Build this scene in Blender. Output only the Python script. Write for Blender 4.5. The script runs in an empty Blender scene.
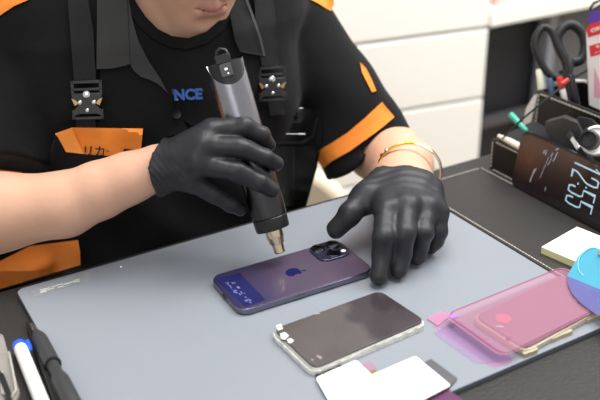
import bpy, bmesh, math, random
import numpy as np
from mathutils import Vector, Matrix
from mathutils.bvhtree import BVHTree
from mathutils.geometry import delaunay_2d_cdt
random.seed(7); np.random.seed(7)
PI = math.pi
SC = bpy.context.scene
COL = SC.collection

# ------------------------------------------------------------------ camera
FPX = 873.64
CAM = np.array([-0.1184, -0.7769, 0.4547])
_y, _p, _r = 0.5178, 0.4599, -0.0227
CF = np.array([math.sin(_y)*math.cos(_p), math.cos(_y)*math.cos(_p), -math.sin(_p)])
_R = np.array([math.cos(_y), -math.sin(_y), 0.0]); _U = np.cross(_R, CF)
CR = _R*math.cos(_r)+_U*math.sin(_r); CU = -_R*math.sin(_r)+_U*math.cos(_r)
def ray(x, y): return CR*(x-300)/FPX-CU*(y-200)/FPX+CF
def at(x, y, z=0.0):
    d = ray(x, y); return CAM+d*(z-CAM[2])/d[2]
def dp(x, y, dd): return CAM+dd*ray(x, y)
def onx(x, y, X):
    d = ray(x, y); return CAM+d*(X-CAM[0])/d[0]
def ony(x, y, Y):
    d = ray(x, y); return CAM+d*(Y-CAM[1])/d[1]
cd = bpy.data.cameras.new('camera'); cam = bpy.data.objects.new('camera', cd); COL.objects.link(cam)
cam.matrix_world = Matrix(((CR[0], CU[0], -CF[0], CAM[0]), (CR[1], CU[1], -CF[1], CAM[1]), (CR[2], CU[2], -CF[2], CAM[2]), (0, 0, 0, 1)))
cd.sensor_width = 36; cd.lens = FPX/600*36; cd.clip_start = 0.02
cd.dof.use_dof = True; cd.dof.focus_distance = 0.87; cd.dof.aperture_fstop = 4.5
SC.camera = cam

# ------------------------------------------------------------------ materials
def lin(c):
    return tuple(((v/255)/12.92 if v/255 <= .04045 else ((v/255+.055)/1.055)**2.4) for v in c)
def M(name, rgb, rough=.5, metal=0, var=.08, scale=40, bump=0, bscale=120, coat=0, alpha=1, trans=0, sheen=0, emit=0, spec=.5, sss=0, ior=1.45):
    m = bpy.data.materials.new(name); m.use_nodes = True
    nt = m.node_tree; b = nt.nodes['Principled BSDF']
    c = lin(rgb)
    tc = nt.nodes.new('ShaderNodeTexCoord')
    nz = nt.nodes.new('ShaderNodeTexNoise'); nz.inputs['Scale'].default_value = scale; nz.inputs['Detail'].default_value = 4
    nt.links.new(tc.outputs['Object'], nz.inputs['Vector'])
    mx = nt.nodes.new('ShaderNodeMix'); mx.data_type = 'RGBA'
    mx.inputs[6].default_value = (*[v*(1-var) for v in c], 1); mx.inputs[7].default_value = (*[min(1, v*(1+var)) for v in c], 1)
    nt.links.new(nz.outputs['Fac'], mx.inputs[0]); nt.links.new(mx.outputs[2], b.inputs['Base Color'])
    b.inputs['Roughness'].default_value = rough; b.inputs['Metallic'].default_value = metal
    b.inputs['Specular IOR Level'].default_value = spec; b.inputs['Coat Weight'].default_value = coat
    b.inputs['Coat Roughness'].default_value = .05
    b.inputs['Alpha'].default_value = alpha; b.inputs['Transmission Weight'].default_value = trans; b.inputs['IOR'].default_value = ior
    b.inputs['Sheen Weight'].default_value = sheen
    if sss:
        b.inputs['Subsurface Weight'].default_value = sss; b.inputs['Subsurface Radius'].default_value = (.02, .008, .004); b.inputs['Subsurface Scale'].default_value = .25
    if emit:
        b.inputs['Emission Color'].default_value = (*c, 1); b.inputs['Emission Strength'].default_value = emit
    if bump:
        n2 = nt.nodes.new('ShaderNodeTexNoise'); n2.inputs['Scale'].default_value = bscale; n2.inputs['Detail'].default_value = 5
        nt.links.new(tc.outputs['Object'], n2.inputs['Vector'])
        bp = nt.nodes.new('ShaderNodeBump'); bp.inputs['Strength'].default_value = bump; bp.inputs['Distance'].default_value = .003
        nt.links.new(n2.outputs['Fac'], bp.inputs['Height']); nt.links.new(bp.outputs['Normal'], b.inputs['Normal'])
    return m
def weave(m, sc=900, st=.25):
    nt = m.node_tree; b = nt.nodes['Principled BSDF']; tc = [n for n in nt.nodes if n.type == 'TEX_COORD'][0]
    w = nt.nodes.new('ShaderNodeTexWave'); w.inputs['Scale'].default_value = sc; w.inputs['Distortion'].default_value = 1
    nt.links.new(tc.outputs['Object'], w.inputs['Vector'])
    bp = nt.nodes.new('ShaderNodeBump'); bp.inputs['Strength'].default_value = st; bp.inputs['Distance'].default_value = .0006
    nt.links.new(w.outputs['Fac'], bp.inputs['Height'])
    if b.inputs['Normal'].links: nt.links.new(b.inputs['Normal'].links[0].from_socket, bp.inputs['Normal'])
    nt.links.new(bp.outputs['Normal'], b.inputs['Normal'])
    return m
m_mat = M('silicone_mat_grey', (135, 140, 148), .38, var=.02, bump=.03, bscale=300, spec=.5)
m_mat_side = M('mat_edge_grey', (88, 95, 104), .6)
m_leather = M('black_leather', (42, 40, 39), .5, var=.15, scale=20, bump=.25, bscale=420)
m_leather2 = M('dark_brown_leather', (26, 22, 20), .5, var=.15, scale=20, bump=.2, bscale=420)
m_stitch = M('cream_thread', (205, 200, 188), .8)
m_white = M('white_lacquer', (240, 238, 233), .5, var=.01)
m_whitecard = M('white_plastic_film', (250, 250, 250), .3, var=.01)
m_gap = M('drawer_gap_beige', (214, 211, 200), .7)
m_navy = M('navy_panel', (17, 18, 26), .6)
m_black = M('black_plastic', (24, 24, 26), .4)
m_blacksoft = M('soft_black_rubber', (52, 53, 55), .55, bump=.1)
m_shirt = weave(M('black_twill_shirt', (17, 17, 19), .85, var=.12, scale=14, bump=.8, bscale=22, sheen=.06, spec=.2), 700, .2)
m_apron = weave(M('black_canvas_apron', (17, 17, 19), .85, var=.12, scale=14, bump=.3, bscale=30, sheen=.05, spec=.2), 800, .2)
m_tee = M('black_knit_tee', (14, 14, 17), .9, var=.1, bump=.25, bscale=40, sheen=.1, spec=.2)
m_collar = weave(M('charcoal_twill_collar', (54, 54, 54), .85, var=.1, bump=.2, bscale=50, sheen=.2, spec=.25), 700, .3)
m_orange = weave(M('orange_cloth', (255, 142, 50), .75, var=.12, scale=30, bump=.4, bscale=60), 900, .3)
m_webbing = weave(M('black_webbing', (30, 30, 33), .75, var=.1, bump=.1), 1500, .6)
m_glove = M('dark_nitrile', (40, 40, 43), .42, var=.12, scale=30, bump=.35, bscale=70, spec=.4)
m_glove2 = M('dark_nitrile_soft', (42, 42, 46), .45, var=.1, scale=30, bump=.25, bscale=60, spec=.4)
m_gold = M('yellow_gold', (235, 190, 70), .2, 1)
m_silver = M('bright_silver', (220, 220, 222), .2, 1)
m_alu = M('brushed_steel_tube', (150, 150, 156), .28, 1, var=.1, scale=200)
m_gun = M('gunmetal', (76, 76, 78), .28, 1, var=.1)
m_brass = M('heat_tinted_nozzle', (228, 208, 182), .22, 1, var=.2, scale=90)
m_hair = M('black_hair', (22, 19, 18), .55, bump=.5, bscale=200)
m_button = M('black_button', (18, 18, 19), .3)
m_bluetext = M('blue_print', (48, 86, 152), .8)
m_blackprint = M('black_print', (25, 20, 18), .8)
m_floor = M('beige_floor', (215, 200, 178), .5)
m_wall = M('white_wall', (238, 238, 236), .8)
m_cream = M('cream_upholstery', (232, 214, 188), .8, bump=.1)
def skin_mat():
    m = M('skin', (212, 166, 140), .45, var=.08, scale=25, bump=.08, bscale=250, sss=.15, spec=.4)
    nt = m.node_tree; b = nt.nodes['Principled BSDF']
    src = b.inputs['Base Color'].links[0].from_socket
    at_ = nt.nodes.new('ShaderNodeAttribute'); at_.attribute_name = 'tint'
    mx = nt.nodes.new('ShaderNodeMix'); mx.data_type = 'RGBA'; mx.inputs[7].default_value = (*lin((184, 116, 112)), 1)
    nt.links.new(at_.outputs['Fac'], mx.inputs[0]); nt.links.new(src, mx.inputs[6]); nt.links.new(mx.outputs[2], b.inputs['Base Color'])
    return m
m_skin = skin_mat()

# ------------------------------------------------------------------ helpers
def link(name, me, mat=None, parent=None, smooth=False):
    o = bpy.data.objects.new(name, me); COL.objects.link(o)
    if mat: me.materials.append(mat)
    if smooth:
        for p in me.polygons: p.use_smooth = True
    if parent: o.parent = parent
    return o
def obj(name, bm, mat=None, parent=None, smooth=False, bevel=0, seg=2, angle=35):
    bmesh.ops.recalc_face_normals(bm, faces=bm.faces)
    me = bpy.data.meshes.new(name); bm.to_mesh(me); bm.free()
    o = link(name, me, mat, parent, smooth)
    if bevel:
        md = o.modifiers.new('b', 'BEVEL'); md.width = bevel; md.segments = seg; md.limit_method = 'ANGLE'
        for p in me.polygons: p.use_smooth = True
    if smooth or bevel:
        me.set_sharp_from_angle(angle=math.radians(angle if not bevel else 60))
    return o
def thing(name, label, cat, group=None, loc=None):
    o = bpy.data.objects.new(name, None); COL.objects.link(o); o.empty_display_size = .02
    o['label'] = label; o['category'] = cat
    if group: o['group'] = group
    return o
def tag(o, label, cat, group=None):
    o['label'] = label; o['category'] = cat
    if group: o['group'] = group
    return o
def struct(o): o['kind'] = 'structure'; return o
def place_base(root):
    """move an Empty to the base of its children without moving them"""
    bpy.context.view_layer.update()
    pts = []
    def walk(o):
        for c in o.children:
            if c.type == 'MESH': pts.extend([c.matrix_world @ Vector(v) for v in c.bound_box])
            walk(c)
    walk(root)
    if not pts: return
    lo = Vector([min(p[i] for p in pts) for i in range(3)]); hi = Vector([max(p[i] for p in pts) for i in range(3)])
    b = Vector(((lo.x+hi.x)/2, (lo.y+hi.y)/2, lo.z))
    mi = root.matrix_world.inverted()
    root.location = root.location + b
    for c in root.children:
        c.location = c.location - b
def V(p): return Vector([float(v) for v in p])
def box(bm, x0, x1, y0, y1, z0, z1, mtx=None):
    vs = [bm.verts.new((x, y, z)) for x in (x0, x1) for y in (y0, y1) for z in (z0, z1)]
    for f in ((0, 1, 3, 2), (4, 6, 7, 5), (0, 4, 5, 1), (2, 3, 7, 6), (0, 2, 6, 4), (1, 5, 7, 3)): bm.faces.new([vs[i] for i in f])
    if mtx: bmesh.ops.transform(bm, matrix=mtx, verts=vs)
    return vs
def prism(bm, pts, z0, z1, mtx=None):
    """pts: 2D outline"""
    n = len(pts)
    a = [bm.verts.new((p[0], p[1], z0)) for p in pts]; b = [bm.verts.new((p[0], p[1], z1)) for p in pts]
    bm.faces.new(a[::-1]); bm.faces.new(b)
    for i in range(n): bm.faces.new([a[i], a[(i+1) % n], b[(i+1) % n], b[i]])
    if mtx: bmesh.ops.transform(bm, matrix=mtx, verts=a+b)
def rrect(w, h, r, seg=8, cx=0, cy=0):
    out = []
    for sx, sy, a0 in ((1, 1, 0), (-1, 1, PI/2), (-1, -1, PI), (1, -1, 3*PI/2)):
        for k in range(seg+1):
            a = a0+PI/2*k/seg
            out.append((cx+sx*(w/2-r)+r*math.cos(a), cy+sy*(h/2-r)+r*math.sin(a)))
    return out
def rquad(P, r, seg=6):
    """rounded convex quad of 2D points"""
    out = []; n = len(P)
    for i in range(n):
        a, b, c = np.array(P[i-1][:2]), np.array(P[i][:2]), np.array(P[(i+1) % n][:2])
        u = (a-b)/np.linalg.norm(a-b); v = (c-b)/np.linalg.norm(c-b)
        for k in range(seg+1):
            t = k/seg; out.append(tuple(b+u*r*(1-t)**2+v*r*t**2))
    return out
def frame(o, x, y=None, n=None):
    """matrix with X axis x, Z axis n"""
    x = V(x).normalized(); n = V(n); n = (n-x*n.dot(x)).normalized(); yv = n.cross(x)
    m = Matrix((x, yv, n)).transposed().to_4x4(); m.translation = V(o); return m
def tube(bm, pts, r, seg=10, closed=False, caps=True, flat=None):
    """tube along pts; r number or list; flat=(normal, ratio) squashes"""
    P = [V(p) for p in pts]; n = len(P)
    rs = r if isinstance(r, (list, tuple)) else [r]*n
    rings = []; prev = None
    for i in range(n):
        if closed: t = (P[(i+1) % n]-P[i-1]).normalized()
        else: t = (P[min(i+1, n-1)]-P[max(i-1, 0)]).normalized()
        if prev is None:
            h = Vector((0, 0, 1)) if abs(t.z) < .9 else Vector((1, 0, 0)); u = (h-t*h.dot(t)).normalized()
        else: u = (prev-t*prev.dot(t)).normalized()
        prev = u; w = t.cross(u)
        rings.append([bm.verts.new(P[i]+(u*math.cos(2*PI*k/seg)+w*math.sin(2*PI*k/seg))*rs[i]) for k in range(seg)])
    for i in range(n if closed else n-1):
        A, B = rings[i], rings[(i+1) % n]
        for k in range(seg): bm.faces.new([A[k], A[(k+1) % seg], B[(k+1) % seg], B[k]])
    if caps and not closed: bm.faces.new(rings[0][::-1]); bm.faces.new(rings[-1])
def lathe(bm, prof, o, ax, seg=32):
    """prof [(r,h)] around axis ax from o"""
    o = V(o); ax = V(ax).normalized(); h = Vector((1, 0, 0)) if abs(ax.x) < .8 else Vector((0, 1, 0))
    u = (h-ax*h.dot(ax)).normalized(); w = ax.cross(u); rings = []
    for r, z in prof:
        rings.append([bm.verts.new(o+ax*z+(u*math.cos(2*PI*k/seg)+w*math.sin(2*PI*k/seg))*max(r, 1e-5)) for k in range(seg)])
    for A, B in zip(rings, rings[1:]):
        for k in range(seg): bm.faces.new([A[k], A[(k+1) % seg], B[(k+1) % seg], B[k]])
    bm.faces.new(rings[0][::-1]); bm.faces.new(rings[-1])
def stroke(bm, pts, w, mtx, h=.0003, closed=False):
    """flat ribbon polyline in local plane"""
    n = len(pts); L, Rr = [], []
    P = [np.array(p, float) for p in pts]
    for i in range(n):
        a = P[i-1] if (i > 0 or closed) else P[i]; c = P[(i+1) % n] if (i < n-1 or closed) else P[i]
        t = c-a; t = t/(np.linalg.norm(t)+1e-9); nn = np.array([-t[1], t[0]])
        k = 1.0
        if (0 < i < n-1) or closed:
            t1 = (P[i]-P[i-1]); t1 = t1/(np.linalg.norm(t1)+1e-9); k = 1/max(.5, abs(np.dot(nn, np.array([-t1[1], t1[0]]))))
        L.append(bm.verts.new(mtx @ Vector((*(P[i]+nn*w/2*k), h)))); Rr.append(bm.verts.new(mtx @ Vector((*(P[i]-nn*w/2*k), h))))
    for i in range(n if closed else n-1):
        j = (i+1) % n; bm.faces.new([Rr[i], Rr[j], L[j], L[i]])
def text(name, body, size, mtx, mat, parent, extrude=.0002, sx=1, bold=0):
    c = bpy.data.curves.new(name, 'FONT'); c.body = body; c.size = size; c.extrude = extrude; c.align_x = 'CENTER'; c.align_y = 'CENTER'; c.offset = bold
    o = bpy.data.objects.new(name+'_tmp', c); COL.objects.link(o); bpy.context.view_layer.update()
    me = bpy.data.meshes.new_from_object(o.evaluated_get(bpy.context.evaluated_depsgraph_get()))
    bpy.data.objects.remove(o); me.name = name
    me.transform(mtx @ Matrix.Diagonal((sx, 1, 1, 1)))
    me.materials.clear()
    return link(name, me, mat, parent)

# ------------------------------------------------------------------ signed distance modelling
def rc(P, a, b, r1, r2):
    a = np.asarray(a, np.float32); b = np.asarray(b, np.float32); ba = b-a
    t = np.clip(((P-a)@ba)/max(float(ba@ba), 1e-9), 0, 1)
    d = P-a-t[:, None]*ba
    return np.sqrt((d*d).sum(1))-(r1+(r2-r1)*t)
def ell(P, c, r, Mx=None):
    q = P-np.asarray(c, np.float32)
    if Mx is not None: q = q@np.asarray(Mx, np.float32).T
    r = np.asarray(r, np.float32)
    k0 = np.sqrt(((q/r)**2).sum(1)); k1 = np.sqrt(((q/(r*r))**2).sum(1))
    return k0*(k0-1)/np.maximum(k1, 1e-6)
def smin(a, b, k):
    h = np.clip(.5+.5*(b-a)/k, 0, 1); return b*(1-h)+a*h-k*h*(1-h)
def smax(a, b, k): return -smin(-a, -b, k)
def chain(P, pts, rs, k=.004):
    d = None
    for i in range(len(pts)-1):
        e = rc(P, pts[i], pts[i+1], rs[i], rs[i+1]); d = e if d is None else smin(d, e, k)
    return d
def net(name, f, xs, ys, zs, level=0):
    xs, ys, zs = [np.asarray(a, np.float32) for a in (xs, ys, zs)]
    nx, ny, nz = len(xs), len(ys), len(zs); Vv = np.full((nx, ny, nz), 1.0, np.float32); B = 12
    for i in range(0, nx, B):
        for j in range(0, ny, B):
            for k in range(0, nz, B):
                x, y, z = xs[i:i+B], ys[j:j+B], zs[k:k+B]
                c = np.array([[(x[0]+x[-1])/2, (y[0]+y[-1])/2, (z[0]+z[-1])/2]], np.float32)
                rad = .5*math.sqrt((x[-1]-x[0])**2+(y[-1]-y[0])**2+(z[-1]-z[0])**2)
                v = float(f(c)[0])-level
                if abs(v) > rad*1.5+.015: Vv[i:i+B, j:j+B, k:k+B] = v; continue
                g = np.stack(np.meshgrid(x, y, z, indexing='ij'), -1).reshape(-1, 3)
                Vv[i:i+B, j:j+B, k:k+B] = (f(g)-level).reshape(len(x), len(y), len(z))
    ins = Vv < 0; C = [xs, ys, zs]
    acc = {}; cells = []; poss = []; quads = []
    dims = (nx-1, ny-1, nz-1)
    for ax in range(3):
        sl0 = [slice(None)]*3; sl1 = [slice(None)]*3; sl0[ax] = slice(0, -1); sl1[ax] = slice(1, None)
        I = np.nonzero(ins[tuple(sl0)] != ins[tuple(sl1)]); I = np.stack(I, 1)
        J = I.copy(); J[:, ax] += 1
        v0 = Vv[I[:, 0], I[:, 1], I[:, 2]]; v1 = Vv[J[:, 0], J[:, 1], J[:, 2]]
        t = v0/(v0-v1)
        p = np.stack([xs[I[:, 0]], ys[I[:, 1]], zs[I[:, 2]]], 1).astype(np.float64)
        p[:, ax] += t*(C[ax][J[:, ax]]-C[ax][I[:, ax]])
        o1, o2 = (ax+1) % 3, (ax+2) % 3; q = []; ok = np.ones(len(I), bool)
        for d1, d2 in ((0, 0), (1, 0), (1, 1), (0, 1)):
            Cc = I.copy(); Cc[:, o1] -= d1; Cc[:, o2] -= d2
            good = (Cc >= 0).all(1) & (Cc[:, 0] < dims[0]) & (Cc[:, 1] < dims[1]) & (Cc[:, 2] < dims[2]); ok &= good
            idx = (Cc[:, 0]*dims[1]+Cc[:, 1])*dims[2]+Cc[:, 2]; q.append(idx)
            cells.append(idx[good]); poss.append(p[good])
        q = np.stack(q, 1)[ok]; flip = ~(v0 < 0)[ok]
        q[flip] = q[flip][:, ::-1]; quads.append(q)
    cells = np.concatenate(cells); poss = np.concatenate(poss); quads = np.concatenate(quads)
    uq, inv = np.unique(cells, return_inverse=True)
    cnt = np.bincount(inv); vv = np.stack([np.bincount(inv, poss[:, a])/cnt for a in range(3)], 1)
    fq = np.searchsorted(uq, quads)
    me = bpy.data.meshes.new(name); me.from_pydata(vv.tolist(), [], fq.tolist()); me.update()
    for pl in me.polygons: pl.use_smooth = True
    return me, vv
def rng(lo, hi, s): return np.arange(lo, hi+s, s)
def bvh_of(*meshes):
    vs, fs = [], []
    for me in meshes:
        b = len(vs); vs += [v.co.copy() for v in me.vertices]; fs += [[b+i for i in p.vertices] for p in me.polygons]
    return BVHTree.FromPolygons(vs, fs)
def inpoly(x, y, P):
    c = False; n = len(P)
    for i in range(n):
        x1, y1 = P[i]; x2, y2 = P[i-1]
        if (y1 > y) != (y2 > y) and x < (x2-x1)*(y-y1)/(y2-y1)+x1: c = not c
    return c
def patch(name, poly, bvh, off, mat, parent, thick=.0015, step=3.0, far=1.0, wob=0, smooth_it=3):
    """a cloth panel cut to an outline and laid on the garment beneath it"""
    bd = []
    for i in range(len(poly)):
        a, b = np.array(poly[i], float), np.array(poly[(i+1) % len(poly)], float); k = max(1, int(np.linalg.norm(b-a)/step))
        for j in range(k): bd.append(a+(b-a)*j/k)
    n = len(bd); xs = [p[0] for p in bd]; ys = [p[1] for p in bd]
    pts = [Vector((float(p[0]), float(p[1]))) for p in bd]
    yy = min(ys)+step*.7
    row = 0
    while yy < max(ys):
        xx = min(xs)+step*.5*(row % 2)
        while xx < max(xs):
            if inpoly(xx, yy, bd) and min(abs(xx-p[0])+abs(yy-p[1]) for p in bd) > step*.6: pts.append(Vector((xx, yy)))
            xx += step
        yy += step*.87; row += 1
    ov, oe, of, *_ = delaunay_2d_cdt(pts, [], [list(range(n))], 1, 1e-4)
    front, back = [], []
    cam_v = V(CAM); D = []
    for p in ov:
        d = V(ray(p.x, p.y)); h, nn, ix, ds = bvh.ray_cast(cam_v, d.normalized(), 3.0)
        D.append(ds if h is not None else None)
    known = [d for d in D if d is not None]; dm = sum(known)/len(known) if known else far
    nb = [[] for _ in ov]
    for f in of:
        for a_, b_ in zip(f, f[1:]+f[:1]): nb[a_].append(b_); nb[b_].append(a_)
    if known:
        md_ = sorted(known)[len(known)//2]
        D = [None if (d is not None and d > md_+.12) else d for d in D]
    for it in range(60):
        if all(d is not None for d in D): break
        N_ = D[:]
        for i, d in enumerate(D):
            if d is None:
                k_ = [D[j] for j in nb[i] if D[j] is not None]
                if k_: N_[i] = sum(k_)/len(k_)
        D = N_
    D = [d if d is not None else dm for d in D]
    D0 = D[:]
    for it in range(smooth_it):
        D = [(.5*D[i]+.5*sum(D[j] for j in nb[i])/len(nb[i])) if nb[i] else D[i] for i in range(len(D))]
    bm = bmesh.new(); A, Bk = [], []
    for i, p in enumerate(ov):
        d = V(ray(p.x, p.y)).normalized(); ds = min(D[i], D0[i]+.0005)-off+wob*math.sin(p.x*.33+p.y*.21)
        A.append(bm.verts.new(cam_v+d*ds)); Bk.append(bm.verts.new(cam_v+d*(ds+thick)))
    for f in of: bm.faces.new([A[i] for i in f]); bm.faces.new([Bk[i] for i in reversed(f)])
    ed = {}
    for f in of:
        for a_, b_ in zip(f, f[1:]+f[:1]):
            k = (min(a_, b_), max(a_, b_)); ed.setdefault(k, []).append((a_, b_))
    for k, l in ed.items():
        if len(l) == 1: a_, b_ = l[0]; bm.faces.new([A[b_], A[a_], Bk[a_], Bk[b_]])
    return obj(name, bm, mat, parent, smooth=True, angle=50)

# ================================================================== THE SETTING
bm = bmesh.new(); box(bm, -1.6, 3.2, -1.9, 2.6, -.80, -.75); struct(obj('floor', bm, m_floor))
bm = bmesh.new(); box(bm, -1.6, 3.2, 2.5, 2.6, -.75, 1.9); struct(obj('wall_back', bm, m_wall))
bm = bmesh.new(); box(bm, 3.1, 3.2, -1.9, 2.5, -.75, 1.9); struct(obj('wall_right', bm, m_wall))

# desk
desk = thing('desk', 'black leather topped desk the repair work is laid out on', 'desk')
bm = bmesh.new(); box(bm, -.62, 1.0, -.95, .014, -.030, -.0056); obj('desk_top', bm, m_leather, desk, bevel=.002)
for x0, x1 in ((-.60, -.56), (.94, .98)):
    bm = bmesh.new(); box(bm, x0, x1, -.92, -.01, -.75, -.030); obj('side_panel', bm, m_black, desk, bevel=.002)
bm = bmesh.new(); box(bm, -.56, .94, -.80, -.78, -.60, -.030); obj('modesty_panel', bm, m_black, desk)
place_base(desk)

# leather pads
pad = thing('leather_desk_pad', 'dark leather desk pad with white stitching right of the grey mat', 'desk pad')
bm = bmesh.new(); prism(bm, rrect(.114, .60, .004, 4, .5245, -.314), -.0056, -.0016)
obj('pad', bm, m_leather, pad, bevel=.0012)
def stitches(name, path, nrm, parent, pitch=.0042, ln=.0030, w=.0009, h=.0004):
    bm = bmesh.new()
    for a, b in zip(path, path[1:]):
        a, b = V(a), V(b); L = (b-a).length; k = int(L/pitch)
        if k < 1: continue
        m = frame(a, b-a, n=nrm)
        for i in range(k): box(bm, i*pitch+.0006, i*pitch+.0006+ln, -w/2, w/2, 0, h, m)
    return obj(name, bm, m_stitch, parent)
stitches('stitching', [(.4715, -.60, -.0016), (.4715, -.0205, -.0016), (.5755, -.0205, -.0016), (.5755, -.60, -.0016)], (0, 0, 1), pad)
place_base(pad)

# grey mat
MW, MH = .4642, .3465
mat = thing('work_mat', 'large pale grey silicone work mat covering the desk', 'mat')
bm = bmesh.new(); prism(bm, rrect(MW, MH, .008, 6, MW/2, -MH/2), -.0056, 0)
o = obj('mat_sheet', bm, m_mat, mat, bevel=.0008)
o.data.materials.append(m_mat_side)
for p in o.data.polygons:
    if abs(p.normal.z) < .3: p.material_index = 1
m_film = M('clear_worn_film', (200, 205, 205), .25, alpha=.35, var=.3, scale=120, bump=.5, bscale=200)
bm = bmesh.new(); prism(bm, rquad([(.0119, -.0105), (.0119, -.0245), (.0712, -.0215), (.0716, -.0052)], .003), 0.0000, .0003)
obj('clear_sticker', bm, m_film, mat)
bm = bmesh.new()
for k in range(16):
    x = .020+.045*random.random(); y = -.014-.006*random.random()+.05*(x-.04)*.2; a = random.random()*.5
    prism(bm, [(x-.003, y-.0006), (x+.003, y-.001+a*.001), (x+.0035, y+.0006), (x-.0025, y+.0009)], .0003+k*1e-5, .00035+k*1e-5)
obj('sticker_scuff', bm, M('white_scuff', (205, 208, 205), .7), mat)
place_base(mat)
d0 = at(121, 267, 0)
bm = bmesh.new(); lathe(bm, [(.0001, 0), (.0011, .0001), (.001, .0006), (.0003, .0011)], (d0[0], d0[1], 0), (0, 0, 1), 10)
tag(obj('white_speck', bm, m_white, smooth=True), 'tiny white speck of plastic near the back edge of the grey mat', 'speck')

# chest of drawers behind
E0 = np.array([1.104, .575]); cdir = np.array([-.9867, .1625]); cn = np.array([-.1625, -.9867])
def onplane(x, y):
    d = ray(x, y); t = ((E0-CAM[:2])@cn)/(d[:2]@cn); return CAM+d*t
z1 = onplane(484, 27)[2]; z2 = onplane(480, 97)[2]; dz = z1-z2
mtx = frame((E0[0], E0[1], 0), (cdir[0], cdir[1], 0), n=(0, 0, 1))   # local x along front, y = cross(n,x)
ysgn = 1 if (mtx.to_3x3() @ Vector((0, 1, 0))).dot(Vector((cn[0], cn[1], 0))) > 0 else -1
chest = thing('chest_of_drawers', 'white chest of wide plain drawers behind the person', 'cabinet')
zt = z1+2*dz
bm = bmesh.new(); ya, yb = sorted((-ysgn*.45, -ysgn*.012)); box(bm, 0, 1.5, ya, yb, -.75, zt+.02, mtx); obj('carcass', bm, m_gap, chest)
k = 2
while True:
    top = z1+k*dz; bot = top-dz
    if bot < -.74: break
    bm = bmesh.new(); ya, yb = sorted((-ysgn*.011, ysgn*.009)); box(bm, -.002, 1.5, ya, yb, bot+.003, top-.003, mtx)
    obj('drawer', bm, m_white, chest, bevel=.003); k -= 1
place_base(chest)
# white counter with navy front
cx0 = 1.112; cy = .565
def ct(x, y, Y=None): return ony(x, y, cy)
zc_b = ct(487, 29)[2]
counter = thing('white_counter', 'white counter top with a dark navy cupboard front beside the drawers', 'counter')
sl = .172; bm = bmesh.new(); prism(bm, [(cx0-.004, cy), (2.9, cy), (2.9, cy+.62), (cx0-.004+.62*sl, cy+.62)], zc_b, zc_b+.035); obj('counter_top', bm, m_white, counter, bevel=.004)
bm = bmesh.new(); prism(bm, [(cx0+.018, cy+.07), (2.85, cy+.07), (2.85, cy+.6), (cx0+.018+.53*sl, cy+.6)], -.75, zc_b-.001); obj('navy_cupboard', bm, m_navy, counter)
pa, pb = ony(548, 40, cy+.03), ony(556, 40, cy+.03)
bm = bmesh.new(); box(bm, pa[0], pb[0], cy+.03, cy+.065, -.75, zc_b-.001); obj('grey_post', bm, M('grey_post_paint', (122, 124, 132), .6), counter)
bm = bmesh.new(); box(bm, pb[0]+.002, 2.8, cy+.05, cy+.068, -.75, zc_b-.02); obj('grey_panel', bm, M('grey_panel_paint', (84, 84, 86), .6), counter)
zl = ony(500, 119, cy+.05)[2]
bm = bmesh.new(); box(bm, cx0+.004, pa[0], cy+.04, cy+.069, zl-.008, zl+.008); obj('ledge', bm, M('grey_ledge_paint', (70, 68, 70), .6), counter)
place_base(counter)
q = at(505, 5, zc_b+.035)
bx = thing('pink_box', 'small pink and brown box on the white counter behind', 'box')
bm = bmesh.new(); box(bm, q[0]-.022, q[0]+.022, q[1], q[1]+.04, zc_b+.0352, zc_b+.052); obj('carton', bm, M('pale_pink_card', (232, 196, 186), .7), bx, bevel=.001)
bm = bmesh.new(); box(bm, q[0]-.022, q[0]+.022, q[1], q[1]+.04, zc_b+.0522, zc_b+.075); obj('lid', bm, M('brown_card', (110, 84, 76), .7), bx, bevel=.001)
place_base(bx)

# ================================================================== THE PURPLE PHONE
def mtx2(px, py, th, z=0): return Matrix.Translation((px, py, z)) @ Matrix.Rotation(th, 4, 'Z')
PM = mtx2(.2406, -.1285, -.0274)
phone = thing('smartphone', 'deep purple smartphone lying face down under the heat gun', 'phone')
def pband(name, w, h, r, z0, z1, mat_, parent, mtx, bev=0, seg=10):
    bm = bmesh.new(); prism(bm, rrect(w, h, r, seg), z0, z1, mtx); return obj(name, bm, mat_, parent, bevel=bev, seg=2)
m_frame = M('violet_steel_frame', (122, 120, 138), .22, .9, var=.05)
def glass_back():
    m = M('purple_glass_back', (66, 52, 78), .38, var=.05, coat=.15, spec=.55)
    nt = m.node_tree; b = nt.nodes['Principled BSDF']; tc = [n for n in nt.nodes if n.type == 'TEX_COORD'][0]
    sp = nt.nodes.new('ShaderNodeSeparateXYZ'); nt.links.new(tc.outputs['Object'], sp.inputs[0])
    mr = nt.nodes.new('ShaderNodeMapRange'); mr.inputs[1].default_value = .165; mr.inputs[2].default_value = .235
    nt.links.new(sp.outputs[0], mr.inputs[0])
    mx = nt.nodes.new('ShaderNodeMix'); mx.data_type = 'RGBA'; mx.inputs[6].default_value = (*lin((38, 38, 80)), 1); mx.inputs[7].default_value = (*lin((74, 62, 80)), 1)
    nt.links.new(mr.outputs[0], mx.inputs[0]); nt.links.new(mx.outputs[2], b.inputs['Base Color']); return m
m_back = glass_back()
pband('screen', .1455, .0695, .0105, .0001, .0009, m_black, phone, PM)
pband('frame', .1475, .0715, .0115, .0008, .0070, m_frame, phone, PM, bev=.0009)
pband('back_glass', .1462, .0702, .011, .0070, .0078, m_back, phone, PM, bev=.0004)
bm = bmesh.new(); prism(bm, rquad([(-.0455, .0265), (-.071, .0265), (-.0665, -.031), (-.0450, -.0310)], .002), .0078, .0080, PM)
obj('blue_film', bm, M('deep_blue_film', (35, 37, 86), .3, var=.3, scale=60, coat=.3), phone)
bm = bmesh.new()
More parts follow.
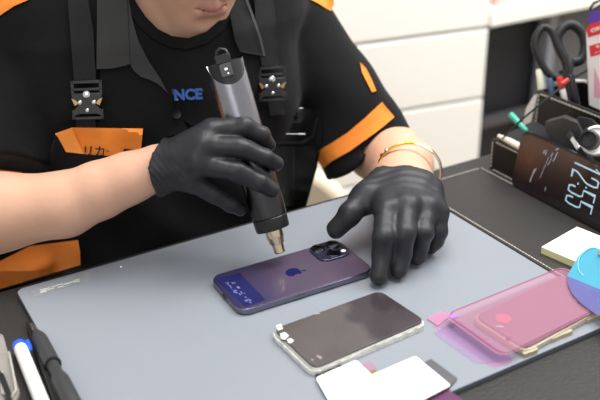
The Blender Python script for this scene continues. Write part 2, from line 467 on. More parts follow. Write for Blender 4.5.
for i in range(30):
    x = -.066+.009*random.random(); y = .016-.042*random.random(); l = .001+.003*random.random()
    prism(bm, [(x, y), (x+.0009, y+.0002), (x+.0014, y-l), (x+.0003, y-l*.9)], .00801+i*1e-6, .00806+i*1e-6, PM)
obj('adhesive_scuff', bm, M('pale_blue_residue', (124, 132, 190), .5, alpha=.75), phone)
# emblem
m_logo = M('deep_blue_mirror', (32, 36, 96), .2, .4)
def apple(cx, cy, s):
    body = []
    R_ = 72
    for i in range(R_):
        a = 2*PI*i/R_-PI/2
        r = 1.0+.0*math.cos(a)
        x = math.cos(a)*.92*(1-.16*max(0, -math.sin(a))); y = math.sin(a)*.98
        if abs(a-PI/2) < .5 or False: y -= .17*(1-abs(a-PI/2)/.5)
        if abs(a+PI/2) < .35: y += .09*(1-abs(a+PI/2)/.35)
        dx, dy = x-1.08, y-.14
        d_ = math.hypot(dx, dy)
        if d_ < .56: x, y = 1.08+dx/d_*.56, .14+dy/d_*.56
        body.append((x, y))
    leaf = []
    for i in range(8): t = i/7; leaf.append((.02+.42*t, 1.02+.46*t+.16*math.sin(PI*t)))
    for i in range(1, 7): t = 1-i/7; leaf.append((.02+.42*t+.14*math.sin(PI*t), 1.02+.46*t-.10*math.sin(PI*t)))
    # portrait up (+y of emblem) points to local +x of the phone
    tr = lambda p: (cx+p[1]*s, cy-p[0]*s)
    return [tr(p) for p in body], [tr(p) for p in leaf]
bd_, lf_ = apple(.0010, .0, .0085)
bm = bmesh.new(); prism(bm, bd_, .0078, .00795, PM); prism(bm, lf_, .0078, .00795, PM); obj('emblem', bm, m_logo, phone)
# camera plateau
CM = PM @ Matrix.Translation((.0525, .0175, 0))
pl = pband('camera_plateau', .0355, .0345, .010, .0078, .0096, M('plateau_glass', (74, 76, 104), .16, .7, coat=.6), phone, CM, bev=.0005)
m_ring = M('dark_steel_ring', (140, 138, 150), .15, 1)
m_lens = M('lens_glass', (8, 8, 12), .05, coat=1)
for lx, ly in ((-.0085, .0080), (.0085, .0080), (.0, -.0085)):
    bm = bmesh.new(); o_ = CM @ Vector((lx, ly, .0096)); up = (0, 0, 1)
    lathe(bm, [(.0073, 0), (.0073, .0011), (.0069, .0015), (.0058, .0015), (.0057, .0011)], o_, up, 32)
    lr = obj('lens_ring', bm, m_ring, phone, smooth=True)
    bm = bmesh.new(); lathe(bm, [(.0057, .0009), (.0056, .0012), (.003, .0014), (.0001, .00145)], o_, up, 28); obj('lens', bm, m_lens, lr, smooth=True)
for nm, lx, ly, r_, mm in (('flash', .0115, -.0085, .0026, M('flash_cream', (250, 246, 232), .2, emit=.4)), ('sensor', -.0115, -.0085, .0026, m_black)):
    bm = bmesh.new(); lathe(bm, [(r_, 0), (r_, .0003), (r_*.7, .0004)], CM @ Vector((lx, ly, .0096)), (0, 0, 1), 20); obj(nm, bm, mm, phone, smooth=True)
bm = bmesh.new()
for s_ in (-1, 1): prism(bm, rrect(.012, .0016, .0007, 4, -.010+.03*(s_ > 0), 0), -.0002, .0004, PM @ Matrix.Translation((.0, -.0359, .0040)) @ Matrix.Rotation(PI/2, 4, 'X'))
obj('side_button', bm, m_frame, phone)
bm = bmesh.new(); prism(bm, rrect(.0085, .0026, .0012, 5), -.0002, .0004, PM @ Matrix.Translation((-.07385, 0, .0039)) @ Matrix.Rotation(-PI/2, 4, 'Y') @ Matrix.Rotation(PI/2, 4, 'Z'))
obj('charging_port', bm, m_black, phone)
place_base(phone)

# ================================================================== THE CRACKED PHONE
ph2 = thing('smartphone', 'grey screened smartphone with torn white edges in the middle of the mat', 'phone')
Q = [(.1748, -.2030), (.1768, -.2735), (.3015, -.2660), (.2955, -.2010)]
def ragged(P, amp, n=8):
    out = []
    for i in range(len(P)):
        a = np.array(P[i]); b = np.array(P[(i+1) % len(P)]); L = np.linalg.norm(b-a); k = max(1, int(L/.003))
        for j in range(k): out.append(tuple(a+(b-a)*j/k+np.random.uniform(-amp, amp, 2)))
    return out
m_chip = M('torn_white_glue', (222, 220, 214), .7, var=.15, scale=150, bump=.4, bscale=300)
cen = np.mean(np.array(Q), 0)
bm = bmesh.new(); prism(bm, ragged(rquad(Q, .010, 6), .0005), .0003, .0052); obj('torn_glue_edge', bm, m_chip, ph2, smooth=False)
Q2 = [tuple(cen+(np.array(p)-cen)*.985) for p in Q]
bm = bmesh.new(); prism(bm, rquad(Q2, .009, 8), .0001, .0062); obj('body', bm, M('dull_silver_shell', (178, 176, 172), .4, .6, var=.15, scale=90), ph2, bevel=.0006)
def scr2():
    m = M('dusty_dark_screen', (80, 74, 72), .3, var=.08, scale=25, coat=.3, bump=.05, bscale=60)
    nt = m.node_tree; b = nt.nodes['Principled BSDF']; tc = [n for n in nt.nodes if n.type == 'TEX_COORD'][0]
    src = b.inputs['Base Color'].links[0].from_socket
    sp = nt.nodes.new('ShaderNodeSeparateXYZ'); nt.links.new(tc.outputs['Object'], sp.inputs[0])
    nd = nt.nodes.new('ShaderNodeTexNoise'); nd.inputs['Scale'].default_value = 30; nt.links.new(tc.outputs['Object'], nd.inputs['Vector'])
    ad = nt.nodes.new('ShaderNodeMath'); ad.operation = 'MULTIPLY_ADD'; ad.inputs[1].default_value = .05; nt.links.new(nd.outputs['Fac'], ad.inputs[0]); nt.links.new(sp.outputs[0], ad.inputs[2])
    m3 = nt.nodes.new('ShaderNodeMapRange'); m3.inputs[1].default_value = .268; m3.inputs[2].default_value = .280; nt.links.new(ad.outputs[0], m3.inputs[0])
    mx = nt.nodes.new('ShaderNodeMix'); mx.data_type = 'RGBA'; nt.links.new(m3.outputs[0], mx.inputs[0]); nt.links.new(src, mx.inputs[6]); mx.inputs[7].default_value = (*lin((54, 46, 50)), 1); nt.links.new(mx.outputs[2], b.inputs['Base Color'])
    n2 = nt.nodes.new('ShaderNodeTexNoise'); n2.inputs['Scale'].default_value = 22; nt.links.new(tc.outputs['Object'], n2.inputs['Vector'])
    mr = nt.nodes.new('ShaderNodeMapRange'); mr.inputs[1].default_value = .4; mr.inputs[2].default_value = .6; mr.inputs[3].default_value = .22; mr.inputs[4].default_value = .45
    nt.links.new(n2.outputs['Fac'], mr.inputs[0]); nt.links.new(mr.outputs[0], b.inputs['Roughness']); return m
Q3 = [tuple(cen+(np.array(p)-cen)*.965+np.array([.0012, .0012])) for p in Q]
bm = bmesh.new(); prism(bm, rquad(Q3, .009, 8), .0062, .0078); obj('screen', bm, scr2(), ph2, bevel=.0004)
for pts in ([(276, 326), (281, 324), (283, 329), (278, 331)], [(280, 334), (285, 332.5), (289, 336), (285, 340), (281, 339)], [(287, 340), (291, 338.5), (294, 341), (291, 343.5), (288, 343)]):
    bm = bmesh.new(); w = [at(x, y, .008) for x, y in pts]; prism(bm, [(p[0], p[1]) for p in w], .0078, .0086); obj('white_chip', bm, m_chip, ph2, bevel=.0002)
for pts in ([(313, 313), (319, 312.5), (320, 314), (314, 314.5)], [(317, 355), (322, 357), (321, 359.5), (316, 356)], [(311, 358), (314, 360), (312, 361)]):
    bm = bmesh.new(); w = [at(x, y, .008) for x, y in pts]; prism(bm, [(p[0], p[1]) for p in w], .0078, .0081); obj('glass_chip', bm, M('glass_crack_light', (150, 142, 132), .3), ph2)
place_base(ph2)

# ================================================================== WHITE CARDS AND TABS
def slab(name, pxs, z0, z1, mat_, parent=None, r=.0015, bev=.0002):
    w = [at(x, y, z1) for x, y in pxs]; bm = bmesh.new(); prism(bm, rquad([(p[0], p[1]) for p in w], r, 5), z0, z1); return obj(name, bm, mat_, parent, bevel=bev)
tabd = thing('black_backing_plate', 'black plate under the left white card in front of the torn phone', 'plate')
slab('plate', [(315, 377), (316, 372), (337, 362.5), (352, 372), (334, 385)], 0.0001, .0022, m_black, tabd)
slab('plate_foot', [(320, 384), (345, 372), (362, 388), (352, 402), (336, 408)], 0.0001, .0020, m_black, tabd)
place_base(tabd)
tag(slab('grey_tab', [(419, 365), (431, 358.5), (457.5, 378), (449, 388)], .0001, .0020, M('dark_grey_tab', (84, 84, 88), .5)), 'dark grey plastic tab sticking out beyond the right white card', 'tab')
m_plum = M('plum_film', (104, 62, 96), .3, alpha=.85)
tag(slab('plum_film', [(425, 400), (447, 388), (466, 402), (440, 412)], .0001, .0016, m_plum), 'plum coloured film strip under the front end of the right white card', 'film')
tag(slab('pink_tab', [(362, 364), (370, 359.5), (377, 369), (369, 375)], .0001, .0010, M('mauve_tab', (180, 140, 166), .4, alpha=.6)), 'small mauve tab between the two white cards', 'tab')
tag(slab('brass_contact', [(369, 371.5), (374, 369.5), (376, 372), (371.5, 374.5)], .0011, .0026, m_gold, r=.0003), 'tiny brass contact in the notch between the white cards', 'contact')
wc = thing('white_card', 'left white card overlapping a black plate at the front of the mat', 'card', 'white cards at the front of the mat')
slab('card', [(315.5, 377.5), (356, 359.5), (420, 420), (349, 436)], .0026, .0036, m_whitecard, wc, r=.003, bev=.0003)
place_base(wc)
wc = thing('white_card', 'right white card, the wider one, beside the dark grey tab', 'card', 'white cards at the front of the mat')
slab('card', [(346, 386), (415.5, 355.5), (451, 385), (384, 420)], .0044, .0056, m_whitecard, wc, r=.003, bev=.0003)
slab('backing', [(352, 388), (415, 361), (447, 388), (384, 417)], .0037, .0043, m_navy, wc, r=.003)
place_base(wc)

# ================================================================== PINK FILM AND ROSE PHONE
m_rose = M('rose_film_phone', (138, 112, 118), .35, var=.04, coat=.4)
m_pinkfilm = M('pink_clear_film', (186, 128, 154), .2, alpha=.30, var=.02)
m_pinkfilm2 = M('lilac_clear_film', (206, 150, 196), .2, alpha=.24, var=.02)
m_pinkrim = M('magenta_film_edge', (112, 44, 84), .3)
def loopline(name, P, r, z, w, mat_, parent):
    bm = bmesh.new(); stroke(bm, rquad(P, r, 8), w, Matrix.Translation((0, 0, z)), h=0, closed=True); return obj(name, bm, mat_, parent)
ph3 = thing('smartphone', 'rose coloured phone with a chipped cream rim under the pink film', 'phone')
R0 = [(.3400, -.2795), (.3445, -.3435), (.4700, -.3300), (.4640, -.2690)]
cen = np.mean(np.array(R0), 0)
bm = bmesh.new(); prism(bm, rquad(R0, .011, 8), .0001, .0055); obj('body', bm, M('cream_metal_rim', (206, 192, 170), .35, .3), ph3, bevel=.0008)
bm = bmesh.new(); prism(bm, rquad([tuple(cen+(np.array(p)-cen)*.955) for p in R0], .010, 8), .0055, .0072); obj('screen', bm, m_rose, ph3, bevel=.0004)
bm = bmesh.new(); prism(bm, rrect(.0145, .0145, .0072, 6, .362, -.2975), .0072, .0074); obj('round_mark', bm, M('salmon_mark', (214, 118, 134), .4), ph3)
bm = bmesh.new(); prism(bm, [(.3475, -.3030), (.3530, -.3080), (.3538, -.3068), (.3500, -.3035)], .0072, .0075); obj('white_scratch', bm, m_white, ph3)
for (x, y) in ((.4385, -.3150), (.3445, -.3230)):
    bm = bmesh.new(); prism(bm, rrect(.0045, .003, .001, 3, x, y), .0072, .0079); obj('dark_screw', bm, m_black, ph3)
for (x, y, a, b) in ((.352, -.3435, .010, .004), (.392, -.3400, .016, .003), (.438, -.3350, .013, .004)):
    bm = bmesh.new(); prism(bm, ragged(rrect(a*1.6, b*1.2, b*.5, 4, x, y+.0012), .0004), .0002, .0040); obj('cream_flap', bm, M('cream_adhesive', (176, 164, 138), .6), ph3)
place_base(ph3)
def filmquad(): return [(.3175, -.2660), (.3195, -.3430), (.4735, -.3320), (.4720, -.2610)]
fl = thing('protective_film', 'clear pink protective film laid over the rose phone', 'film', None)
bm = bmesh.new(); prism(bm, rquad(filmquad(), .012, 8), .0086, .0091); obj('film', bm, m_pinkfilm, fl)
fc = np.mean(np.array(filmquad()), 0)
loopline('film_edge', [tuple(fc+(np.array(p)-fc)*.955) for p in filmquad()], .011, .0093, .0008, m_pinkrim, fl)
bm = bmesh.new(); prism(bm, rrect(.0075, .005, .001, 3, .3245, -.2735), .0092, .0095); obj('violet_tab', bm, M('violet_tab', (166, 112, 206), .4), fl)
place_base(fl)
f2 = thing('protective_film', 'faint lilac film lying flat on the mat and poking out left of the rose phone', 'film')
bm = bmesh.new(); prism(bm, rquad([(.3075, -.2640), (.3125, -.3425), (.3340, -.3440), (.3330, -.2500)], .006, 6), .00005, .0003); obj('film', bm, m_pinkfilm2, f2)
bm = bmesh.new(); prism(bm, rquad([(.3010, -.2740), (.3040, -.3300), (.3380, -.3425), (.3330, -.2700)], .006, 6), .00031, .0005); obj('film_fold', bm, M('violet_clear_film', (180, 150, 200), .2, alpha=.22), f2)
place_base(f2)
tag(slab('pink_tab', [(426, 318), (440, 311), (452, 314), (438, 326)], .0006, .0012, M('soft_pink_tab', (206, 146, 180), .4, alpha=.5), r=.003), 'soft pink pull tab at the left corner of the pink film', 'tab')

# sticky notes
A = np.array([.4853, -.2185]); u = np.array([.9828, .1847]); w_ = np.array([.1847, -.9828])
pd = thing('note_pad', 'pad of pale yellow sticky notes on the leather right of the mat', 'note pad')
pts = [A, A+u*.064, A+u*.064+w_*.076, A+w_*.076]
bm = bmesh.new(); prism(bm, [tuple(p) for p in pts], -.0015, .0056); obj('note_stack', bm, M('pale_yellow_paper_edge', (232, 226, 172), .8, var=.1, scale=10), pd)
bm = bmesh.new(); prism(bm, [tuple(p) for p in pts], .0056, .0062); obj('top_note', bm, M('cream_paper', (250, 248, 232), .8), pd)
place_base(pd)

# cyan plastic sheet
m_cyan = M('sky_blue_plastic', (84, 176, 204), .25, var=.05, coat=.5)
m_cyan2 = M('blue_clear_plastic', (104, 108, 170), .15, alpha=.55, coat=.5)
cy_ = thing('plastic_sleeve', 'sky blue plastic sleeve with a rounded corner leaning on the notes', 'sleeve')
def sheet(name, pts3, th, mat_, parent):
    bm = bmesh.new(); n = (V(pts3[1])-V(pts3[0])).cross(V(pts3[2])-V(pts3[0])).normalized()
    a = [bm.verts.new(V(p)) for p in pts3]; b = [bm.verts.new(V(p)+n*th) for p in pts3]; bm.faces.new(a); bm.faces.new(b[::-1]); k = len(a)
    for i in range(k): bm.faces.new([a[i], b[i], b[(i+1) % k], a[(i+1) % k]])
    return obj(name, bm, mat_, parent)
P1 = at(567, 276, .0105); P2 = at(640, 306, .0105); ex = (P2-P1)/np.linalg.norm(P2-P1)
T1 = at(590, 245.5, .036)
ey = T1-P1; ey = ey-ex*(ey@ex); H_ = np.linalg.norm(ey); ey = ey/H_
def lp(a, b): return P1+ex*a+ey*b
Wd = .062
arc = [(0, 0), (.0005, H_*.55)]+[(.013-.0125*math.cos(t), H_*.55+(H_*.45)*math.sin(t)) for t in np.linspace(.15, PI/2, 10)]+[(Wd, H_*1.02), (Wd, 0)]
sheet('upper_flap', [lp(a, b) for a, b in arc], .0008, m_cyan, cy_)
L1 = at(571, 290, .0105); 
low = [(567, 276.5), (568, 285), (572, 294), (580, 303), (592, 312), (612, 324), (650, 330), (640, 306.5)]
sheet('lower_flap', [at(x, y, .0105) for x, y in low], .0006, m_cyan2, cy_)
mtxc = frame(lp(.018, H_*.5), ex, n=np.cross(ex, ey))
bm = bmesh.new(); stroke(bm, [(-.001+.014*math.cos(t), .004+.016*math.sin(t)) for t in np.linspace(PI*.55, PI*1.45, 16)], .0007, mtxc, h=.0013); stroke(bm, [(-.001+.014*math.cos(t), .004+.016*math.sin(t)) for t in np.linspace(PI*.55, PI*1.45, 16)], .0007, mtxc, h=-.0013); obj('moulded_ridge', bm, M('pale_cyan', (170, 226, 240), .3), cy_)
mtxs = frame(lp(.021, H_*.93), ex, n=np.cross(ex, ey))
bm = bmesh.new(); box(bm, -.004, .03, -.0035, .0035, -.0022, .0022, mtxs); obj('metal_clip', bm, m_silver, cy_, bevel=.0006)
place_base(cy_)

# ================================================================== PENS AT THE FRONT LEFT
def pw(x, y, z): return at(x, y, z)
pen = thing('ballpoint_pen', 'white barrelled pen with a bright blue end and clip', 'pen')
a = pw(17, 347, .006); b = pw(52, 432, .006); ax = V(b-a).normalized(); L = (V(b)-V(a)).length
ZB = -.0056
rr_ = .0058; a = np.array([a[0], a[1], ZB+rr_+.004]); a = pw(20, 347, a[2]); b = pw(54, 432, a[2]); ax = V(b-a).normalized(); L = (V(b)-V(a)).length
bm = bmesh.new(); lathe(bm, [(.0052, 0), (.0058, .004), (.0058, L), (.003, L+.01)], a, ax, 20); obj('barrel', bm, m_white, pen, smooth=True)
m_blue = M('bright_blue_plastic', (38, 96, 222), .3)
bm = bmesh.new(); lathe(bm, [(.0035, -.005), (.0058, -.004), (.0063, -.001), (.0063, .0015)], a, ax, 20); obj('end_cap', bm, m_blue, pen, smooth=True)
side = ax.cross(Vector((0, 0, 1))).normalized()
if side.dot(V(CR)) < 0: side = -side
bm = bmesh.new(); c0 = V(a)+side*.0072+Vector((0, 0, .002)); tube(bm, [V(a)-ax*.003+side*.003, c0-ax*.002, c0+ax*.006, c0+ax*.013], [.0022, .0022, .0020, .0012], 8); obj('clip', bm, m_blue, pen, smooth=True)
place_base(pen)
scr = thing('precision_screwdriver', 'slim black screwdriver with a silver tip lying along the edge of the mat', 'screwdriver')
a = pw(31, 323, .001); b = pw(76, 412, .004); ax = V(b-a).normalized(); L = (V(b)-V(a)).length
bm = bmesh.new(); lathe(bm, [(.0006, 0), (.0012, .003), (.0022, .013), (.0024, .0180)], a, ax, 14); obj('steel_tip', bm, m_silver, scr, smooth=True)
bm = bmesh.new(); lathe(bm, [(.0022, .0175), (.0060, .030), (.0068, .036), (.0070, .060), (.0070, .078), (.0052, .080), (.0052, .095), (.0066, .099), (.0074, .104), (.0074, L), (.004, L+.01)], V(a)+Vector((0, 0, .002)), ax, 24); obj('handle', bm, m_blacksoft, scr, smooth=True)
bm = bmesh.new(); lathe(bm, [(.0073, .0765), (.0076, .0780), (.0073, .0795)], V(a)+Vector((0, 0, .002)), ax, 24); obj('collar', bm, m_black, scr, smooth=True)
place_base(scr)
tw = thing('tweezers', 'thin black tweezers lying between the white pen and the screwdriver', 'tweezers')
for dx in (0, 4):
    a = pw(26+dx*.6, 322+dx, -.002); b = pw(62+dx, 420, .001)
    bm = bmesh.new(); tube(bm, [a, (V(a)*.6+V(b)*.4)+Vector((0, 0, .001)), b], [.0007, .0022, .0026], 8); obj('arm', bm, m_black, tw, smooth=True)
place_base(tw)
m_clear = M('clear_plastic', (190, 185, 178), .12, alpha=.4, var=.3, scale=60, spec=.9)
cs = thing('plastic_spudger', 'smoky clear plastic pry tool at the left edge of the desk', 'pry tool')
bm = bmesh.new(); w = [at(x, y, -.002) for x, y in [(-14, 330), (3, 334), (8, 352), (20, 392), (14, 404), (-14, 402)]]
prism(bm, rquad([(p[0], p[1]) for p in w], .004, 5), ZB+.0002, -.002); obj('blade', bm, m_clear, cs, bevel=.0008)
bm = bmesh.new(); tube(bm, [at(x, y, .0) for x, y in [(9, 352), (13, 372), (16, 390), (11, 398), (3, 393), (0, 378), (2, 372)]], .0011, 8); obj('shiny_loop', bm, M('clear_plastic_highlight', (205, 200, 192), .15, alpha=.7), cs, smooth=True)
bm = bmesh.new(); tube(bm, [at(x, y, .0) for x, y in [(-8, 368), (1, 376), (8, 394), (10, 410)]], .0028, 8); obj('dark_grip', bm, m_black, cs, smooth=True)
place_base(cs)

# ================================================================== THE LEATHER ORGANISER
ZP = -.0056
org = thing('desk_organiser', 'dark leather stepped desk organiser with white stitching on the right', 'organiser')
YE, Y0 = -.020, -.62
def wall(name, x0, x1, y0, y1, z0, z1):
    bm = bmesh.new(); box(bm, x0, x1, y0, y1, z0, z1); return obj(name, bm, m_leather2, org, bevel=.0012)
wall('tray_front', .590, .594, Y0, YE, ZP, .0350)
wall('tray_end', .5941, .6595, YE-.004, YE, ZP, .0350)
wall('tray_floor', .5941, .6595, Y0, YE-.0041, ZP, -.001)
wall('holder_front', .660, .664, Y0, YE, ZP, .0850)
wall('holder_end', .6641, .7295, YE-.004, YE, ZP, .0850)
wall('holder_back', .730, .734, Y0, YE, ZP, .0850)
wall('holder_divider', .6641, .7295, -.150, -.146, ZP, .0830)
wall('holder_floor', .6641, .7295, Y0, YE-.0041, ZP, -.001)
stitches('stitching', [(.5897, -.6, .0325), (.5897, YE-.003, .0325), (.5897, YE-.003, -.004)], (-1, 0, 0), org, pitch=.0052, ln=.0036, w=.0011, h=.0006)
stitches('stitching', [(.5885, -.6, -.0044), (.5885, YE-.003, -.0044)], (0, 0, 1), org, pitch=.0052, ln=.0036, w=.0011)
stitches('stitching', [(.6597, -.6, .0815), (.6597, YE-.0035, .0815), (.6597, YE-.0035, .0)], (-1, 0, 0), org, pitch=.0058, ln=.0042, w=.0014, h=.0008)
place_base(org)

# phone leaning on it
sp = thing('smartphone', 'black smartphone leaning on the organiser with its lock screen showing 12:55', 'phone')
bl = np.array([.5715, -.0770, -.0012]); upv = V((.0165, .0055, .0630)).normalized(); xx = V((-.012, -1, 0)).normalized()
nn = -(xx.cross(upv)).normalized()
if nn.x > 0: nn = -nn
SM = Matrix((xx, upv, nn)).transposed().to_4x4()
PL, PW = .158, .0685
SM.translation = V(bl)+xx*PL/2+upv*PW/2
if SM.to_3x3().determinant() < 0: SM = SM @ Matrix.Diagonal((1, 1, 1, 1))
bm = bmesh.new(); prism(bm, rrect(PL, PW, .010, 8), -.0078, -.0006, SM); obj('body', bm, M('black_phone_shell', (30, 28, 28), .25, .4), sp, bevel=.0012)
def scr_leaning():
    m = M('lock_screen_glass', (26, 18, 18), .12, var=.02, coat=.3)
    nt = m.node_tree; b = nt.nodes['Principled BSDF']; tc = [n for n in nt.nodes if n.type == 'TEX_COORD'][0]
    gr = nt.nodes.new('ShaderNodeTexGradient'); gr.gradient_type = 'SPHERICAL'; mp = nt.nodes.new('ShaderNodeMapping'); mp.vector_type = 'POINT'
    c = SM @ Vector((-PL/2+.022, .006, 0)); s_ = 34
    mp.inputs['Location'].default_value = [-v*s_ for v in c]; mp.inputs['Scale'].default_value = (s_, s_, s_)
    nt.links.new(tc.outputs['Object'], mp.inputs[0]); nt.links.new(mp.outputs[0], gr.inputs[0])
    mx = nt.nodes.new('ShaderNodeMix'); mx.data_type = 'RGBA'; mx.inputs[6].default_value = (*lin((22, 18, 20)), 1); mx.inputs[7].default_value = (*lin((58, 34, 24)), 1)
    nt.links.new(gr.outputs['Fac'], mx.inputs[0]); nt.links.new(mx.outputs[2], b.inputs['Base Color'])
    nt.links.new(mx.outputs[2], b.inputs['Emission Color']); b.inputs['Emission Strength'].default_value = .5; return m
bm = bmesh.new(); prism(bm, rrect(PL-.003, PW-.003, .009, 8), -.0006, .0001, SM); scrn = obj('screen', bm, scr_leaning(), sp)
m_digit = M('pale_blue_digits', (146, 176, 192), .5, emit=.55)
m_ui = M('pale_grey_print', (136, 146, 152), .5, emit=.4)
# map pixels of the photo to the screen plane to find where the writing stands
def onscreen(x, y):
    d = V(ray(x, y)); o = V(CAM); n = SM.to_3x3() @ Vector((0, 0, 1)); p0 = SM.translation
    t = (p0-o).dot(n)/d.dot(n); q = SM.inverted() @ (o+d*t); return (q.x, q.y)
def seg_digit(ch):
    if ch == '1': return [[(.15, .8), (.5, 1), (.5, 0)]]
    if ch == '2': return [[(0, .72), (0, .9), (.15, 1), (.85, 1), (1, .88), (1, .66), (.9, .55), (.08, .2), (0, .1), (0, 0), (1, 0)]]
    if ch == '5': return [[(1, 1), (0, 1), (0, .56), (.8, .56), (1, .45), (1, .14), (.84, 0), (.16, 0), (0, .12), (0, .24)]]
bm = bmesh.new()
# reading direction runs down the screen (-y local), tops of digits point to the phone's top (+x local)
x0_, hh = onscreen(572, 196)[0]-.004, .036
hh = .0375; wd = .0082; x0_ -= .003
ys = [.0285, .0165, .0000, -.0125]
for ch, yy in zip('1255', ys):
    for pl_ in seg_digit(ch):
        pts = [(x0_+p[1]*hh, yy-p[0]*wd) for p in pl_]
        stroke(bm, pts, .0018, SM, h=.0003)
for xx_ in (.3, .62):
    cxx, cyy = x0_+xx_*hh, .0042
    prism(bm, rrect(.0022, .0020, .0009, 3, cxx, cyy), .0002, .0004, SM)
obj('clock_digits', bm, m_digit, scrn)
bm = bmesh.new()
def dash(pts, w=.0009): stroke(bm, [onscreen(*p) for p in pts], w, SM, h=.0003)
for p in ([(545, 150), (543.5, 154)], [(547, 150), (545.5, 155)], [(556, 150), (559, 148.5)], [(553, 153), (551, 157)], [(558, 152), (554, 160)], [(556, 157), (553, 161.5)]): dash(p, .0012)
dash([(549, 157), (540, 178)], .0006); dash([(552, 158), (548, 165)], .0008)
dash([(535, 169), (531, 179), (530, 182)], .0012); dash([(537, 168), (534, 173)], .0008); dash([(546, 187), (545, 191)], .0008)
obj('notification_print', bm, m_ui, scrn)
place_base(sp)

# ---- things in the low tray
def hullthing(name, pts3, mat_, parent, bevel=.001, smooth=False):
    bm = bmesh.new()
    for p in pts3: bm.verts.new(V(p))
    r = bmesh.ops.convex_hull(bm, input=bm.verts)
    junk = list({e for e in r['geom_interior']+r['geom_unused'] if isinstance(e, bmesh.types.BMVert)})
    if junk: bmesh.ops.delete(bm, geom=junk, context='VERTS')
    return obj(name, bm, mat_, parent, bevel=bevel)
def dd_at(x, y, X): return onx(x, y, X)
# folded dark cloth with cream underside at the end of the tray
cl = thing('folded_pouch', 'soft charcoal pouch with cream piping at the far end of the low tray', 'pouch')
def loft(bm, A_, B_, th):
    n = len(A_); a = [bm.verts.new(V(p)) for p in A_]; b = [bm.verts.new(V(p)) for p in B_]
    a2 = [bm.verts.new(V(p)-Vector((0, 0, th))) for p in A_]; b2 = [bm.verts.new(V(p)-Vector((0, 0, th))) for p in B_]
    for i in range(n-1):
        bm.faces.new([a[i], a[i+1], b[i+1], b[i]]); bm.faces.new([a2[i], b2[i], b2[i+1], a2[i+1]])
        bm.faces.new([a[i], a2[i], a2[i+1], a[i+1]]); bm.faces.new([b[i], b[i+1], b2[i+1], b2[i]])
    bm.faces.new([a[0], b[0], b2[0], a2[0]]); bm.faces.new([a[-1], a2[-1], b2[-1], b[-1]])
n_ = 14; A_, B_ = [], []
for i in range(n_):
    t = i/(n_-1); y = -.030-.095*t
    A_.append((.5965, y, .040+.004*math.sin(3*t)-.012*t)); B_.append((.648, y, .046+.004*math.sin(5*t+1)-.004*t))
bm = bmesh.new(); loft(bm, A_, B_, .016); obj('fabric', bm, M('charcoal_neoprene', (30, 31, 34), .8, bump=.4, bscale=90), cl, smooth=True)
bm = bmesh.new(); tube(bm, [(.5955, -.026, .0388), (.5950, -.045, .0390), (.5952, -.070, .0375), (.5955, -.095, .0330), (.5960, -.120, .0270)], [.0026, .0042, .0046, .0036, .0020], 10)
obj('piping', bm, M('cream_rubber', (222, 216, 196), .6), cl, smooth=True)
place_base(cl)
m_cap = M('slate_black_plastic', (56, 57, 60), .45)
c1 = thing('plastic_housing', 'faceted slate black plastic housing standing in the low tray', 'housing')
hp = [dd_at(x, y, .622) for x, y in [(545, 122), (563, 117), (577, 122), (583, 134), (573, 143), (560, 137), (546, 131)]]
hp += [dd_at(x, y, .640) for x, y in [(549, 119), (566, 114.5), (578, 120), (583, 130)]]+[(.622, -.115, .012), (.640, -.160, .012), (.622, -.160, .012)]
hullthing('shell', hp, m_cap, c1); place_base(c1)
c2 = thing('adapter_block', 'rounded dark grey block behind the faceted housing in the tray', 'block')
hp = [dd_at(x, y, .648) for x, y in [(572, 121), (579, 115), (592, 118), (599, 125), (600, 134), (585, 140)]]+[(.657, -.185, .045), (.657, -.14, .05), (.657, -.18, .01), (.648, -.15, .01)]
hullthing('shell', hp, M('dark_grey_block', (60, 60, 62), .6), c2, bevel=.002); place_base(c2)
usb = thing('cable_plug', 'small silver cable plug sticking out in front of the white loupe', 'plug')
q0 = dd_at(572, 138, .612); q1 = dd_at(579, 149, .604)
bm = bmesh.new(); m_ = frame(q0, q1-q0, n=(-1, 0, .3)); L = float(np.linalg.norm(q1-q0)); box(bm, 0, L, -.0028, .0028, -.0012, .0012, m_); obj('metal_tip', bm, m_silver, usb, bevel=.0004)
bm = bmesh.new(); box(bm, -.010, .0, -.0036, .0036, -.002, .002, m_); obj('grip', bm, m_black, usb, bevel=.0008)
place_base(usb)
lo = thing('loupe', 'white rimmed round loupe with a black lens barrel at the right edge', 'loupe')
lc = dd_at(598, 142, .612); ax = (V(CAM)-V(lc)).normalized(); ax = (ax+Vector((-.25, .25, .25))).normalized()
bm = bmesh.new(); lathe(bm, [(.0125, 0), (.0165, 0), (.0172, .002), (.0172, .008), (.0160, .010), (.0140, .010), (.0130, .008)], lc, ax, 36); obj('rim', bm, m_white, lo, smooth=True)
bm = bmesh.new(); lathe(bm, [(.0105, .001), (.0105, .0145), (.0085, .0155), (.0080, .0125), (.0001, .0120)], V(lc)-V(CR)*.006, ax, 32); obj('barrel', bm, m_black, lo, smooth=True)
bm = bmesh.new(); box(bm, .002, .012, -.0035, .0035, .0155, .018, frame(lc, V(dd_at(588, 133, .615))-V(lc), n=ax)); obj('latch', bm, m_black, lo, bevel=.0008)
place_base(lo)
gt = thing('green_tube', 'small sea green plastic tube propped in the far end of the organiser', 'tube')
a, b = dd_at(511, 114, .628), dd_at(530, 135, .628)
a, b = dp(511, 114.5, 1.10), dp(529, 134, 1.085)
ax = V(b-a).normalized(); L = (V(b)-V(a)).length
m_green = M('sea_green_plastic', (70, 190, 160), .3)
bm = bmesh.new(); lathe(bm, [(.0030, -.001), (.0036, 0), (.0036, L*.46)], a, ax, 18); obj('cap', bm, m_green, gt, smooth=True)
bm = bmesh.new(); lathe(bm, [(.0032, L*.50), (.0032, L), (.002, L+.002)], a, ax, 18); obj('body', bm, m_green, gt, smooth=True)
